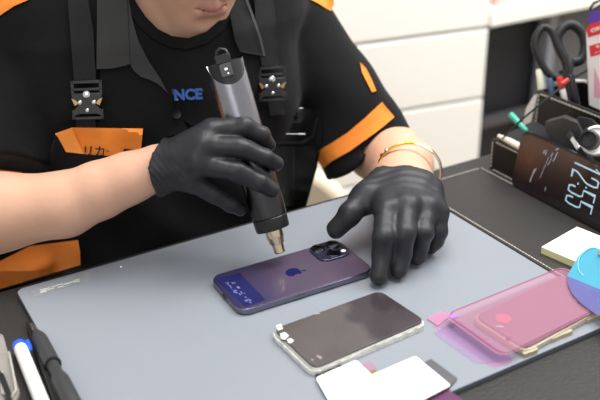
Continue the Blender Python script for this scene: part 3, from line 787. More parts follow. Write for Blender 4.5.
bm = bmesh.new(); lathe(bm, [(.0034, L*.46), (.0034, L*.50)], a, ax, 18); obj('band', bm, m_black, gt, smooth=True)
place_base(gt)
rod = thing('steel_tweezers', 'long thin dark tweezers slanting up across the organiser', 'tweezers')
bm = bmesh.new(); tube(bm, [dp(502, 139, 1.075), dp(520, 121, 1.06), dp(548, 98, 1.055), dp(572, 79, 1.06), dp(590, 69, 1.075)], [.0010, .0012, .0014, .0015, .0014], 8); obj('arm', bm, m_black, rod, smooth=True)
bm = bmesh.new(); tube(bm, [dp(562, 84, 1.058), dp(568, 79.5, 1.06)], .0026, 10); obj('red_sleeve', bm, M('red_sleeve_plastic', (220, 60, 44), .4), rod, smooth=True)
place_base(rod)

# ---- things in the tall compartment
def stick(name, part, p, q, r, mat_, label, cat, X=None, capmat=None, capname='cap'):
    t = thing(name, label, cat)
    a = V(p); b = V(q); ax = (b-a).normalized(); L = (b-a).length
    bm = bmesh.new(); lathe(bm, [(r*.8, 0), (r, .002), (r, L*.3), (r*.97, L*.302), (r*.97, L)], a, ax, 20); obj(part, bm, mat_, t, smooth=True)
    if capmat: bm = bmesh.new(); lathe(bm, [(r*.6, -.004), (r*1.05, -.003), (r*1.05, .012)], a, ax, 20); obj(capname, bm, capmat, t, smooth=True)
    place_base(t); return t
def foot(x, y): return (x, y, .0)
p = onx(539.5, 69, .672); stick('marker_pen', 'barrel', p, foot(.673, -.040), .0050, M('ivory_plastic', (240, 238, 220), .4), 'ivory marker pen standing at the far corner of the organiser', 'pen')
p = onx(549, 78, .676); stick('blue_pen', 'barrel', p, foot(.676, -.060), .0042, M('slate_blue_plastic', (74, 92, 124), .4), 'slate blue pen beside the ivory marker in the organiser', 'pen')
p = onx(560, 80, .680); stick('white_pen', 'barrel', p, foot(.680, -.085), .0038, m_white, 'white pen with a red end below the scissors', 'pen', capmat=M('red_plastic', (216, 58, 48), .4))
p = onx(570, 75, .673); stick('black_handle_tool', 'grip', p, foot(.674, -.110), .0050, m_black, 'black gripped tool standing under the scissor handles', 'tool')
t = thing('white_rod', 'short white plastic rod lying across the top of the organiser pens', 'rod')
bm = bmesh.new(); tube(bm, [onx(556, 82, .700), onx(572, 81, .700), onx(586, 81, .700)], .0020, 10); obj('rod', bm, m_white, t, smooth=True); place_base(t)

# scissors
scs = thing('scissors', 'black handled scissors standing point down in the organiser', 'scissors')
def loop(name, pts, r, X, mat_, d=None, flat=1):
    n = len(pts); out = []
    for i in range(n):
        for k in range(5):
            t = k/5; p0, p1, p2, p3 = [np.array(pts[(i+j-1) % n], float) for j in range(4)]
            q = .5*((2*p1)+(-p0+p2)*t+(2*p0-5*p1+4*p2-p3)*t*t+(-p0+3*p1-3*p2+p3)*t**3); out.append(dp(q[0], q[1], d))
    bm = bmesh.new(); tube(bm, out, r, 12, closed=True); return obj(name, bm, mat_, scs, smooth=True)
m_scis = M('soft_black_grip', (19, 19, 20), .5)
loop('handle', [(542, 28), (551, 31), (557, 45), (565, 62), (566, 73), (557, 78), (547, 72), (539, 58), (535, 42)], .0048, 0, m_scis, d=1.10)
loop('handle', [(563, 28), (572, 25), (582, 33), (585, 47), (580, 60), (568, 61), (560, 50), (557, 38)], .0068, 0, m_scis, d=1.112)
bm = bmesh.new()
tube(bm, [dp(563, 70, 1.10), dp(566, 82, 1.10), dp(568, 100, 1.10)], [.006, .006, .005], 12)
tube(bm, [dp(570, 60, 1.112), dp(568, 72, 1.108), dp(562, 84, 1.104)], [.007, .006, .005], 12)
obj('shank', bm, m_scis, scs, smooth=True)
bm = bmesh.new(); qa, qb = V(dp(565, 92, 1.102)), V(dp(566, 150, 1.09)); box(bm, 0, (qb-qa).length, -.006, .006, -.0012, .0012, frame(qa, qb-qa, n=-CF)); obj('blades', bm, m_silver, scs, bevel=.0005)
place_base(scs)

# cards
def card(name, label, pxs, X, th, mat_, cat='card'):
    t = thing(name, label, cat); w = [onx(x, y, X) for x, y in pxs]
    bm = bmesh.new(); a = [bm.verts.new(V(p)) for p in w]; b = [bm.verts.new(V(p)+Vector((th, 0, 0))) for p in w]; bm.faces.new(a); bm.faces.new(b[::-1]); k = len(a)
    for i in range(k): bm.faces.new([a[i], b[i], b[(i+1) % k], a[(i+1) % k]])
    obj('sheet', bm, mat_, t); return t
def cpatch(name, pxs, X, mat_, t, th=.0002):
    w = [onx(x, y, X) for x, y in pxs]; bm = bmesh.new(); a = [bm.verts.new(V(p)) for p in w]; b = [bm.verts.new(V(p)+Vector((th, 0, 0))) for p in w]; bm.faces.new(a); bm.faces.new(b[::-1]); k = len(a)
    for i in range(k): bm.faces.new([a[i], b[i], b[(i+1) % k], a[(i+1) % k]])
    return obj(name, bm, mat_, t)
X1 = .700
t = card('purple_card', 'purple cardboard sleeve behind the red and white one', [(588, 16), (590, 12), (640, 4), (652, 90), (600, 116), (590, 60)], X1+.012, .003, M('violet_card', (92, 62, 160), .5))
place_base(t)
t = card('printed_box', 'red and white printed sleeve standing upright at the right edge of the organiser', [(586, 30), (590, 24), (640, 8), (655, 95), (640, 128), (589, 105)], X1, .006, M('white_printed_card', (246, 240, 238), .5))
m_red = M('red_print', (226, 52, 56), .5)
cpatch('red_band', [(586, 30), (590, 24), (640, 8), (641, 22), (588, 37.5)], X1-.0004, m_red, t)
cpatch('red_band', [(589, 46), (640, 31), (642, 42), (590.5, 57)], X1-.0004, m_red, t)
cpatch('pink_area', [(594, 67), (602, 88), (602, 98), (594, 97)], X1-.0004, M('pink_print', (236, 172, 192), .5), t)
def cmtx(x, y, x2, y2, X):
    a = onx(x, y, X); b = onx(x2, y2, X); return frame(a, b-a, n=(-1, 0, 0))
text('printed_letters', 'CVH', .0062, cmtx(596, 29.5, 604, 27, X1-.0008), m_white, t, sx=1.3, bold=.0002)
text('printed_letters', '-0p', .0050, cmtx(597.5, 46.5, 604, 44.5, X1-.0008), m_white, t)
bm = bmesh.new(); stroke(bm, [(-.006, 0), (.008, 0)], .0005, cmtx(598, 52, 604, 50, X1-.0008), h=0); obj('printed_line', bm, m_white, t)
place_base(t)
lp_ = thing('black_cable', 'black cable loop above the purple card at the right edge', 'cable')
bm = bmesh.new(); tube(bm, [dp(592, 17, 1.12), dp(590, 8, 1.12), dp(594, 3, 1.12), dp(602, 0, 1.125), dp(612, 4, 1.13), dp(616, 16, 1.12), dp(615, 60, 1.11), (.715, -.140, .04), (.712, -.135, .002)], .0018, 8); tube(bm, [dp(594, 17, 1.125), dp(594, 9, 1.125), dp(600, 5, 1.125), dp(610, 8, 1.13), dp(613, 30, 1.12)], .0016, 8); obj('loop', bm, m_black, lp_, smooth=True)
place_base(lp_)
wp = thing('paper_strip', 'white paper edge showing behind the far end of the tall holder', 'paper')
bm = bmesh.new(); pts = [onx(x, y, .6585) for x, y in [(520, 135), (526, 108), (534, 95), (537, 95), (528, 134), (526, 138)]]
a = [bm.verts.new(V(p)) for p in pts]; b = [bm.verts.new(V(p)+Vector((.0008, 0, 0))) for p in pts]; bm.faces.new(a); bm.faces.new(b[::-1])
for i in range(6): bm.faces.new([a[i], b[i], b[(i+1) % 6], a[(i+1) % 6]])
obj('strip', bm, M('white_paper', (225, 222, 215), .8), wp); place_base(wp)

# ================================================================== HEAT GUN
gun = thing('heat_gun', 'cylindrical silver and dark heat gun held in the gloved hand over the purple phone', 'heat gun')
G0 = dp(280, 252.5, .872); G1 = dp(224, 62, .852); gax = V(G1-G0).normalized(); GL = (V(G1)-V(G0)).length
def gpt(t): return V(G0)+gax*t
bm = bmesh.new(); lathe(bm, [(.0050, .000), (.0056, .0005), (.0060, .009), (.0072, .0095), (.0086, .016), (.0088, .017), (.0088, .027), (.0074, .028)], G0, gax, 8*3)
obj('nozzle', bm, m_brass, gun, smooth=True, angle=25)
bm = bmesh.new(); lathe(bm, [(.0043, -.0004), (.0043, .001)], G0, gax, 20); obj('nozzle_opening', bm, m_black, gun)
bm = bmesh.new(); lathe(bm, [(.010, .0235), (.0165, .0245), (.0172, .0260), (.0175, .0365), (.0170, .0372)], G0, gax, 48); obj('front_collar', bm, M('black_ring_plastic', (34, 33, 34), .3), gun, smooth=True)
bm = bmesh.new(); lathe(bm, [(.0168, .0373), (.0176, .038), (.0182, .060), (.0182, .100), (.0180, .104)], G0, gax, 48); obj('grip_body', bm, m_gun, gun, smooth=True)
# silver tube with a scooped rear edge
tocam = (V(CAM)-gpt(GL)); tocam = (tocam-gax*tocam.dot(gax)).normalized(); sidev = gax.cross(tocam)
bm = bmesh.new(); S = 64; rin = []
def ring(r, hf):
    return [bm.verts.new(V(G0)+gax*hf(2*PI*k/S)+(tocam*math.cos(2*PI*k/S)+sidev*math.sin(2*PI*k/S))*r) for k in range(S)]
def toph(a):
    c = math.cos(a-.12); 
    return GL-.0235*max(0, (c-.18)/.82)**.75 if c > .18 else GL
r1 = ring(.0186, lambda a: .1045); r2 = ring(.0188, lambda a: .12); r3 = ring(.0188, toph); r4 = ring(.0176, toph); r5 = ring(.0176, lambda a: .12); 
for A_, B_ in ((r1, r2), (r2, r3), (r3, r4), (r4, r5), (r5, r1)):
    for k in range(S): bm.faces.new([A_[k], A_[(k+1) % S], B_[(k+1) % S], B_[k]])
obj('steel_sleeve', bm, m_alu, gun, smooth=True, angle=40)
bm = bmesh.new(); lathe(bm, [(.0174, .125), (.0174, GL-.0015), (.0150, GL-.0005), (.0001, GL-.001)], G0, gax, 48); obj('rear_cap', bm, M('matt_black_cap', (30, 30, 32), .45), gun, smooth=True)
mg = frame(gpt(GL-.009)+tocam*.0176, sidev, n=tocam)
bm = bmesh.new(); prism(bm, rrect(.0115, .0125, .0015, 4), -.002, .0009, mg); obj('indicator_plate', bm, M('grey_plate', (74, 74, 78), .35), gun, bevel=.0003)
bm = bmesh.new(); prism(bm, rrect(.0028, .0020, .0008, 4, .0, .0008), .0009, .0012, mg); prism(bm, rrect(.0014, .0014, .0006, 4, .001, -.0036), .0009, .0012, mg); obj('indicator_light', bm, M('white_led', (250, 250, 250), .3, emit=.8), gun)
bm = bmesh.new(); prism(bm, rrect(.0125, .0085, .001, 3, -.0015, .0108), -.003, .0004, mg); obj('switch', bm, m_black, gun, bevel=.0005)
# cord loop at the rear
bm = bmesh.new(); base = gpt(GL-.002)+tocam*.004
tube(bm, [base-sidev*.006, base-sidev*.0065+gax*.007, base-sidev*.004+gax*.0125, base+gax*.0145, base+sidev*.004+gax*.0125, base+sidev*.0055+gax*.007, base+sidev*.005], .0022, 10); obj('hanging_loop', bm, m_black, gun, smooth=True)
bm = bmesh.new()
for k in range(7):
    m_ = frame(gpt(.118+k*.0042)+(tocam*.35-V(CR)*.94).normalized()*.0187, gax, n=(tocam*.35-V(CR)*.94)); box(bm, 0, .0018, -.002, .002, 0, .0003, m_)
obj('air_vents', bm, m_black, gun)
place_base(gun)

# ================================================================== PERSON
person = thing('person', 'person in a black short sleeved shirt and apron working with black gloves', 'person')
TH = .17
la = np.array([math.cos(TH), -math.sin(TH), 0]); ln_ = np.array([-math.sin(TH), -math.cos(TH), 0]); lz = np.array([0, 0, 1.])
O = np.array([.205, .052, 0.])          # front centre of the chest
def T(a, n, z): return O+la*a+ln_*n+lz*z
LM = np.stack([la, ln_, lz])            # world -> torso rows
def tl(P): q = P-O.astype(np.float32); return q@LM.astype(np.float32).T
# arms
SH_R = T(-.175, -.115, .235); SH_L = T(.165, -.115, .225)      # image-left and image-right shoulders
ER = dp(-72, 234, .872)
FR = [ER, dp(0, 212, .872), dp(64, 204.5, .869), dp(100, 190, .866), dp(127, 179, .864), dp(152, 169.5, .862)]
FRr = [.042, .0385, .0315, .0275, .0245, .0232]
EL = dp(380, 147, 1.11); WL = dp(405, 196, .925)
FL = [EL, dp(400, 166, 1.03), WL]; FLr = [.046, .0375, .0325]
SHS = dp(289, -4, 1.07); SLE = dp(370, 156, 1.085)
SHT = dp(2, -12, .985); STE = dp(-12, 170, .945)
# ---- head frame
g = .38*CR-.82*CU-.43*CF; g /= np.linalg.norm(g)
hu = CU*.70+CR*.13-CF*.7; hu = hu-g*(hu@g); hu /= np.linalg.norm(hu); hx = np.cross(g, hu)   # hx to the image side of +R when positive
HM = np.stack([hx, g, hu])
PMth = dp(213, 10.5, .905)
HO = PMth-g*.090+hu*.070
def H(x, y, z): return HO+hx*x+g*y+hu*z
def hl(P): return (P-HO.astype(np.float32))@HM.astype(np.float32).T
def head_sdf(P):
    q = hl(P)
    d = ell(q, (0, -.012, .035), (.074, .092, .086))
    d = smin(d, ell(q, (0, .028, -.018), (.063, .058, .072)), .03)
    d = smin(d, rc(q, (-.050, .0, -.060), (-.014, .066, -.098), .015, .013), .03)     # jaw
    d = smin(d, rc(q, (.050, .0, -.060), (.014, .066, -.098), .015, .013), .03)
    d = smin(d, ell(q, (0, .070, -.099), (.021, .017, .015)), .016)                     # chin
    d = smin(d, ell(q, (0, .060, -.066), (.032, .025, .032)), .022)                     # muzzle
    d = smin(d, rc(q, (-.040, .055, -.022), (.040, .055, -.022), .018, .018), .02)    # cheeks
    d = smin(d, rc(q, (0, .083, .012), (0, .104, -.030), .006, .0095), .010)          # nose
    for s in (-1, 1):
        d = smin(d, ell(q, (s*.011, .094, -.035), (.008, .009, .007)), .006)
        d = smax(d, -ell(q, (s*.031, .092, .004), (.017, .014, .011)), .012)
        d = smin(d, ell(q, (s*.031, .071, .004), (.0135, .0125, .0115)), .003)
        d = smin(d, rc(q, (s*.016, .085, .022), (s*.046, .072, .024), .006, .005), .010)
        ear = ell(q, (s*.077, -.008, -.004), (.007, .018, .031)); ear = smax(ear, -ell(q, (s*.085, -.004, .0), (.006, .010, .018)), .004); d = smin(d, ear, .006)
        d = smax(d, -ell(q, (s*.009, .094, -.045), (.0035, .005, .003)), .002)
    # lips
    d = smin(d, rc(q, (-.012, .0815, -.0665), (0, .0875, -.0650), .0045, .0055), .005)
    d = smin(d, rc(q, (.012, .0815, -.0665), (0, .0875, -.0650), .0045, .0055), .005)
    d = smin(d, rc(q, (-.011, .0810, -.0765), (.011, .0810, -.0765), .0068, .0068), .006)
    d = smax(d, -np.maximum(np.abs(q[:, 2]+.0712+.004*np.cos(q[:, 0]*150)*.4)-.0009, np.maximum(np.abs(q[:, 0])-.0165, .074-q[:, 1])), .002)
    d = smax(d, -ell(q, (0, .091, -.0895), (.016, .006, .005)), .008)
    return d
NB = T(-.008, -.100, .186)               # neck base
def neck(P): return rc(P, NB, H(.006, -.040, -.050), .057, .046)
# ---- hand skeletons
def px(*a): return [dp(*q) for q in a]
MCP1 = px((212, 131, .838), (203, 146, .831), (198, 163, .832), (190, 180, .840))
FIN1 = [px((212, 130, .838), (244, 127, .836), (262, 135, .846), (268.5, 144.5, .857)),
        px((203, 146, .831), (241, 148, .828), (264, 157, .836), (276, 163.5, .848)),
        px((198, 164, .832), (236, 171, .829), (259, 182, .836), (272, 189.5, .846)),
        px((190, 181, .840), (214, 194, .846), (231, 204, .854), (240, 209.5, .861))]
FR1 = [(.0110, .0098, .0085, .0074), (.0110, .0098, .0088, .0076), (.0110, .0100, .0088, .0077), (.0100, .0088, .0078, .0068)]
TH1 = px((172, 160, .868), (200, 148, .888), (228, 140, .899), (250, 134, .897)); THr1 = (.015, .012, .0105, .009)
W1 = dp(156, 168.5, .861)
def warp(P, s, amp):
    return (np.sin(P[:, 0]*s+1.3*np.sin(P[:, 2]*s*.8))*np.sin(P[:, 1]*s*.9+P[:, 2]*s*.7))*amp
def hand1(P, grow=0., fingers=True):
    d = None
    for m, r_ in zip(MCP1, (.0125, .0135, .0135, .0125)):
        e = rc(P, W1, m, .0185, r_); d = e if d is None else smin(d, e, .010)
    d = smin(d, rc(P, dp(156, 160, .861), dp(156, 178, .864), .0165, .0165), .010)
    d = smin(d, rc(P, W1, TH1[0], .018, .016), .012)
    if fingers:
        for f_, r_ in zip(FIN1, FR1): d = smin(d, chain(P, f_, r_, .003), .0038)
        d = smin(d, chain(P, TH1, THr1, .004), .008)
    return d-grow
W2a, W2b = dp(384, 186, .925), dp(424, 189, .925)
MCP2 = [at(387, 212, .056), at(407, 206, .060), at(425, 207, .054), at(437, 213, .045)]
FIN2 = [[MCP2[0], at(384, 236, .046), at(381.5, 256, .026), at(379.5, 276, .0105)],
        [MCP2[1], at(405, 234, .046), at(402, 252, .026), at(398.5, 270, .0105)],
        [MCP2[2], at(423, 232, .040), at(420, 245, .022), at(417, 257.5, .0100)],
        [MCP2[3], at(438, 231, .030), at(435, 241, .018), at(430.5, 247, .0090)]]
FR2 = [(.0120, .0108, .0098, .0090), (.0122, .0110, .0098, .0088), (.0120, .0106, .0094, .0084), (.0112, .0096, .0086, .0076)]
TH2 = [dp(382, 190, .922), at(366, 197, .054), at(350, 214, .044), at(336, 229, .0285)]; THr2 = (.017, .0140, .0120, .0098)
def hand2(P, grow=0., fingers=True):
    d = None
    for i, (m, r_) in enumerate(zip(MCP2, (.0135, .0145, .014, .013))):
        w0 = W2a+(W2b-W2a)*(i/3); e = rc(P, w0, m, .0175, r_); d = e if d is None else smin(d, e, .010)
    d = smin(d, rc(P, W2a, W2b, .018, .018), .01)
    d = smin(d, rc(P, W2a, TH2[1], .018, .0135), .014)
    if fingers:
        for f_, r_ in zip(FIN2, FR2): d = smin(d, chain(P, f_, r_, .003), .0038)
        d = smin(d, chain(P, TH2[1:], THr2[1:], .004), .010)
    return d-grow
# ---- torso profile (local coordinates a, n, z)
ZK = np.array([-.36, -.22, -.08, .04, .14, .20, .26, .30]); WK = np.array([.165, .150, .148, .160, .178, .172, .12, .05]); DK = np.array([.115, .108, .104, .108, .112, .102, .072, .03])
def torso_sdf(P, gw=0., gd=0.):
    q = tl(P); z = q[:, 2]
    w = np.interp(z, ZK, WK)+gw; dd = np.interp(z, ZK, DK)+gd
    cn_ = np.interp(z, ZK, [-.105, -.105, -.104, -.108, -.116, -.116, -.110, -.100])
    x, y = q[:, 0]/w, (q[:, 1]-cn_)/dd
    r = (np.abs(x)**2.4+np.abs(y)**2.4)**(1/2.4)
    d = (r-1)*np.minimum(w, dd)*.9
    return np.maximum(d, np.maximum(z-.31, -.36-z)).astype(np.float32)
def body_sdf(P):
    d = head_sdf(P)
    d = smin(d, neck(P), .006)
    t = torso_sdf(P, -.018, -.018)
    t = smin(t, rc(P, T(-.13, -.11, .225), T(.13, -.11, .225), .045, .045), .03)
    for sh, el in ((SHT, ER), (SHS, EL)): t = smin(t, rc(P, sh, el, .028, .030), .01)
    d = smin(d, t, .03)
    d = smin(d, chain(P, FR, FRr, .01), .012); d = smin(d, chain(P, FL, FLr, .01), .012)
    d = np.minimum(d, hand1(P, -.003, False)); d = np.minimum(d, hand2(P, -.003, False))
    return d
def axis(lo, hi, c, f0, f1):
    out = [lo]
    while out[-1] < hi: out.append(out[-1]+(f0 if f1[0] < out[-1] < f1[1] else c))
    return np.array(out)
hc = H(0, .06, -.06)
bx_ = axis(-.32, .60, .0055, .0020, (hc[0]-.075, hc[0]+.075)); by_ = axis(-.13, .34, .0055, .0020, (hc[1]-.07, hc[1]+.07)); bz_ = axis(-.36, .44, .0055, .0020, (hc[2]-.06, hc[2]+.06))
me, vv = net('body', body_sdf, bx_, by_, bz_)
q = hl(vv.astype(np.float32))
lipd = np.minimum(rc(q, (-.0115, .083, -.0665), (0, .0885, -.0655), .0035, .0045), rc(q, (.0115, .083, -.0665), (0, .0885, -.0655), .0035, .0045))
lipd = np.minimum(lipd, rc(q, (-.0075, .0828, -.0762), (.0075, .0828, -.0762), .0056, .0056))
tint = .75*np.clip(1-(lipd-.0003)/.0030, 0, 1)
body = link('body', me, m_skin, person)
ca = me.attributes.new('tint', 'FLOAT', 'POINT'); ca.data.foreach_set('value', tint.astype(np.float32))
# brows, hair
hm_eye = M('dark_brow', (30, 24, 22), .6)
def hair_sdf(P):
    q = hl(P); d = ell(q, (0, -.018, .040), (.083, .100, .094))
    d = smax(d, -(q[:, 2]-(-.010)+np.maximum(q[:, 1], -.03)*-.0-.0)*1.0 - .02, .01)
    d = smax(d, (q[:, 1]*.9-q[:, 2]*.75-.022), .008)
    return d+np.sin(q[:, 0]*420+np.sin(q[:, 2]*90)*2)*.0012
hmesh, _ = net('hair', hair_sdf, rng(HO[0]-.14, HO[0]+.14, .004), rng(HO[1]-.14, HO[1]+.14, .004), rng(HO[2]-.12, HO[2]+.16, .004))
link('hair', hmesh, m_hair, person)
for s in (-1, 1):
    bm = bmesh.new(); tube(bm, [H(s*.016, .0905, .021), H(s*.030, .0865, .026), H(s*.046, .0745, .022)], [.0022, .0026, .0012], 8); obj('eyebrow', bm, hm_eye, person, smooth=True)
    bm = bmesh.new(); tube(bm, [H(s*.018, .0805, .0005), H(s*.031, .0845, -.0020), H(s*.043, .0765, .0005)], [.0008, .0011, .0007], 6); obj('eyelash', bm, hm_eye, person, smooth=True)

# ---- shirt
def sleeve(P, sh, el, r0, r1, lump, cav):
    sh = np.asarray(sh, np.float32); el = np.asarray(el, np.float32); ba = el-sh; L = float(np.linalg.norm(ba)); u_ = ba/L
    s = (P-sh)@u_; rad = np.linalg.norm(P-sh-s[:, None]*u_, axis=1); t = np.clip(s/L, 0, 1)
    rr = r0+(r1-r0)*t+lump*(np.sin(s*70+P[:, 2]*30+P[:, 0]*45)+.7*np.sin(P[:, 0]*110-s*40))*(.3+.7*t)
    outer = np.where(s < 0, np.sqrt(rad**2+s**2), rad)-rr
    inner = np.maximum(rad-(rr-.009), -(s-(L-cav)))
    return np.maximum(np.maximum(outer, s-L), -inner).astype(np.float32)
def folds(P):
    q = tl(P); a, n, z = q[:, 0], q[:, 1], q[:, 2]
    f = .0030*np.sin(a*52+z*24+1.5*np.sin(z*17))+.0022*np.sin(z*60+a*25+2*np.sin(a*19))+.0012*np.sin((a-z)*85)
    return f*np.clip((.19-z)/.1, .35, 1)
def shirt_sdf(P, holed=True):
    t = torso_sdf(P)
    t = smin(t, rc(P, T(-.135, -.115, .222), T(.135, -.115, .222), .052, .052), .035)
    t = smin(t, sleeve(P, SHT, STE, .060, .072, .0022, 0), .008)
    t = smin(t, sleeve(P, SHS, SLE, .036, .0575, .0012, .010), .014)
    hole = rc(P, NB-lz*.035+ln_*.030, H(0, -.022, -.045), .074, .066)
    if holed: t = np.maximum(t, -hole)
    return t+folds(P)
sm, _ = net('shirt', shirt_sdf, rng(-.26, .56, .0045), rng(-.08, .33, .0045), rng(-.34, .33, .0045))
shirt = link('shirt', sm, m_shirt, person)
shirt['label'] = 'black twill short sleeved shirt with orange trim'
base_me, _ = net('base', lambda P: shirt_sdf(P, False), rng(-.26, .56, .006), rng(-.08, .33, .006), rng(-.34, .33, .006))
SB = bvh_of(base_me); BB = SB; bpy.data.meshes.remove(base_me)
SB2 = SB

# ---- things sewn on and worn
def P_(name, poly, mat_, off, parent=person, thick=.0012, bvh=None, **k): return patch(name, poly, bvh or SB, off, mat_, parent, thick, **k)
# t-shirt in the open collar and its ribbed neck
P_('t_shirt', [(120, -14), (126, 10), (122, 34), (134, 60), (150, 92), (170, 112), (196, 128), (222, 132), (240, 96), (250, 50), (244, 10), (236, -14), (222, 30), (205, 42), (185, 46), (160, 38), (142, 20), (132, -4)], m_tee, .004, bvh=BB)
P_('t_shirt_neckband', [(121, -14), (127, 6), (137, 24), (152, 38), (170, 47), (188, 49), (207, 43), (224, 30), (234, 10), (234, -4), (222, 18), (206, 32), (188, 38), (172, 36), (158, 29), (146, 17), (136, 2), (131, -14)], m_tee, .0065, bvh=BB, thick=.004)
# shirt front edges
P_('shirt_placket', [(100, 60), (127, 64), (150, 76), (167, 92), (179, 113), (190, 132), (150, 140), (100, 130)], m_shirt, .0050)
P_('shirt_placket', [(246, 40), (262, 54), (257, 90), (240, 120), (225, 134), (214, 134), (238, 92)], m_shirt, .0045)
P_('collar_flap', [(97, -14), (97, 20), (96.5, 69), (112, 68.5), (126, 65.5), (130, 64), (128, 20), (127, -14)], m_collar, .0085, thick=.002)
P_('collar_flap', [(127.5, -14), (128.5, 20), (130, 64), (134, 71), (141, 77), (149.5, 79.5), (158, 84), (168, 93), (160, 78), (148, 60), (138, 40), (132, 18), (128.5, -2)], M('grey_collar_inside', (52, 52, 53), .85, bump=.2), .0070, thick=.002)
P_('collar_flap', [(226, -14), (229, 10), (235, 40), (240, 52), (263, 56), (259, 38), (252, 20), (244, 0), (240, -14)], M('dark_collar', (24, 24, 26), .7, bump=.2), .0085, thick=.002)
P_('collar_edge_highlight', [(243, -6), (252, 18), (259, 38), (263.5, 56), (265.5, 56), (261.5, 38), (254, 16), (246, -6)], M('grey_collar_highlight', (88, 88, 90), .6), .0100, thick=.002)  # lighter grey strip paints the highlight along the dark collar's edge
def disc(name, x, y, r, mat_, parent, off=.006, h=.002, bvh=None):
    d = V(ray(x, y)).normalized(); hit, n, _, ds = (bvh or SB).ray_cast(V(CAM), d, 3)
    if hit is None: hit = V(dp(x, y, .93))
    n = (-d+n*.6).normalized() if n is not None else -d
    bm = bmesh.new(); lathe(bm, [(r*.9, 0), (r, h*.4), (r*.95, h), (r*.6, h*.8)], hit-d*off, n, 20); return obj(name, bm, mat_, parent, smooth=True)
disc('button', 176.5, 114, .0050, m_button, person, .0075)
disc('zip_pull', 177, 99.5, .0012, m_silver, person, .0075)
# lettering on the t-shirt
def surf_frame(x, y, off, x2=None, y2=None, bvh=None):
    d = V(ray(x, y)).normalized(); hit, n, _, ds = (bvh or BB).ray_cast(V(CAM), d, 3); p = hit-d*off
    x2 = x+10 if x2 is None else x2; y2 = y if y2 is None else y2
    d2 = V(ray(x2, y2)).normalized(); h2, *_ = (bvh or BB).ray_cast(V(CAM), d2, 3); p2 = h2-d2*off if h2 is not None else p+V(CR)*.01
    return p, p2
p, p2 = surf_frame(188, 95, .0110, 198, 94.2); xd = (p2-p).normalized(); xd = (xd*.6+V(CR)*.4).normalized()
text('chest_lettering', 'NCE', .0150, frame(p, xd, n=(-V(CF)*.85+V(ln_)*.3)), m_bluetext, person, sx=1.0, bold=.0007)
p, p2 = surf_frame(202.5, 90.5, .0110); bm = bmesh.new(); prism(bm, rrect(.0014, .0018, .0006, 3), 0, .0004, frame(p, CR, n=-CF)); obj('chest_lettering_mark', bm, m_bluetext, person)
p, _ = surf_frame(172.5, 92, .0100); bm = bmesh.new(); prism(bm, [(-.0006, .003), (.0008, .003), (.0020, -.003), (.0004, -.003)], 0, .0004, frame(p, CR, n=-CF)); obj('chest_lettering_mark', bm, M('dim_blue_print', (34, 52, 84), .8), person)

# apron
apron = P_('apron', [(60, 126), (100, 122), (160, 138), (230, 134), (257, 112), (272, 108), (322, 109), (322, 130), (320, 150), (317, 168), (306, 207), (300, 216), (280, 222), (150, 260), (-20, 306), (-30, 210), (0, 190), (40, 176), (50, 150)], m_apron, .0075, thick=.002, smooth_it=25)
apron['label'] = 'black apron with orange lined pocket'
AB = bvh_of(apron.data, sm)
P_('pocket_panel', [(262, 146), (319, 146), (314, 170), (304, 206), (262, 206), (258, 176)], m_apron, .0030, parent=apron, bvh=AB)
P_('pocket_edge', [(264, 141), (300, 141.5), (311, 136), (316, 118), (318.5, 118), (314, 138), (302, 144), (264, 144)], m_webbing, .0045, parent=apron, bvh=AB)
P_('pocket_seam', [(292.5, 147), (294.5, 147), (294.5, 200), (292, 206)], m_webbing, .0040, parent=apron, bvh=AB)
d_ = V(ray(290, 134)).normalized(); hit, n_c, _, _d = AB.ray_cast(V(CAM), d_, 3); c_ = hit-d_*.014
bm = bmesh.new(); tube(bm, [c_-V(CR)*.018+V(CU)*.0006, c_+V(CR)*.018-V(CU)*.0002], .0009, 8); obj('pocket_clip', bm, m_silver, apron, smooth=True)
pk = P_('orange_pocket', [(55, 133.5), (72, 127.5), (143, 128.5), (141, 150), (128, 158), (100, 162), (66, 153)], m_orange, .0060, parent=apron, bvh=AB, thick=.002)
P_('pocket_fold', [(55, 133.5), (72, 127.5), (84, 154), (66, 153)], M('light_orange_cloth', (255, 158, 72), .75, bump=.3, bscale=60), .0080, parent=apron, bvh=AB, thick=.001)
P_('pocket_panel', [(50, 150), (56, 134), (66, 152), (88, 154.5), (112, 156), (124, 158), (110, 175), (50, 178)], m_apron, .0100, parent=apron, bvh=AB, thick=.002)
P_('name_tape', [(124, 148.5), (137, 150.5), (134, 158), (122, 160)], m_webbing, .0085, parent=apron, bvh=AB)
p, p2 = surf_frame(94, 152, .0100, 104, 151, bvh=AB)
text('pocket_lettering', 'リカ', .0125, frame(p, CR*.99-CU*.02, n=-CF), m_blackprint, apron, bold=.0002)
bm = bmesh.new(); p, _ = surf_frame(107.5, 151, .0100, bvh=AB); stroke(bm, [(.0011*math.cos(t), .0011*math.sin(t)) for t in np.linspace(0, 2*PI, 12)[:-1]], .0005, frame(p, CR, n=-CF), closed=True); obj('pocket_lettering', bm, m_blackprint, apron)
lp2 = P_('orange_lower_panel', [(6, 258), (30, 246), (78, 240), (80, 251), (80.5, 265), (60, 271), (-10, 292), (-16, 270)], m_orange, .0230, parent=apron, bvh=AB, thick=.002)
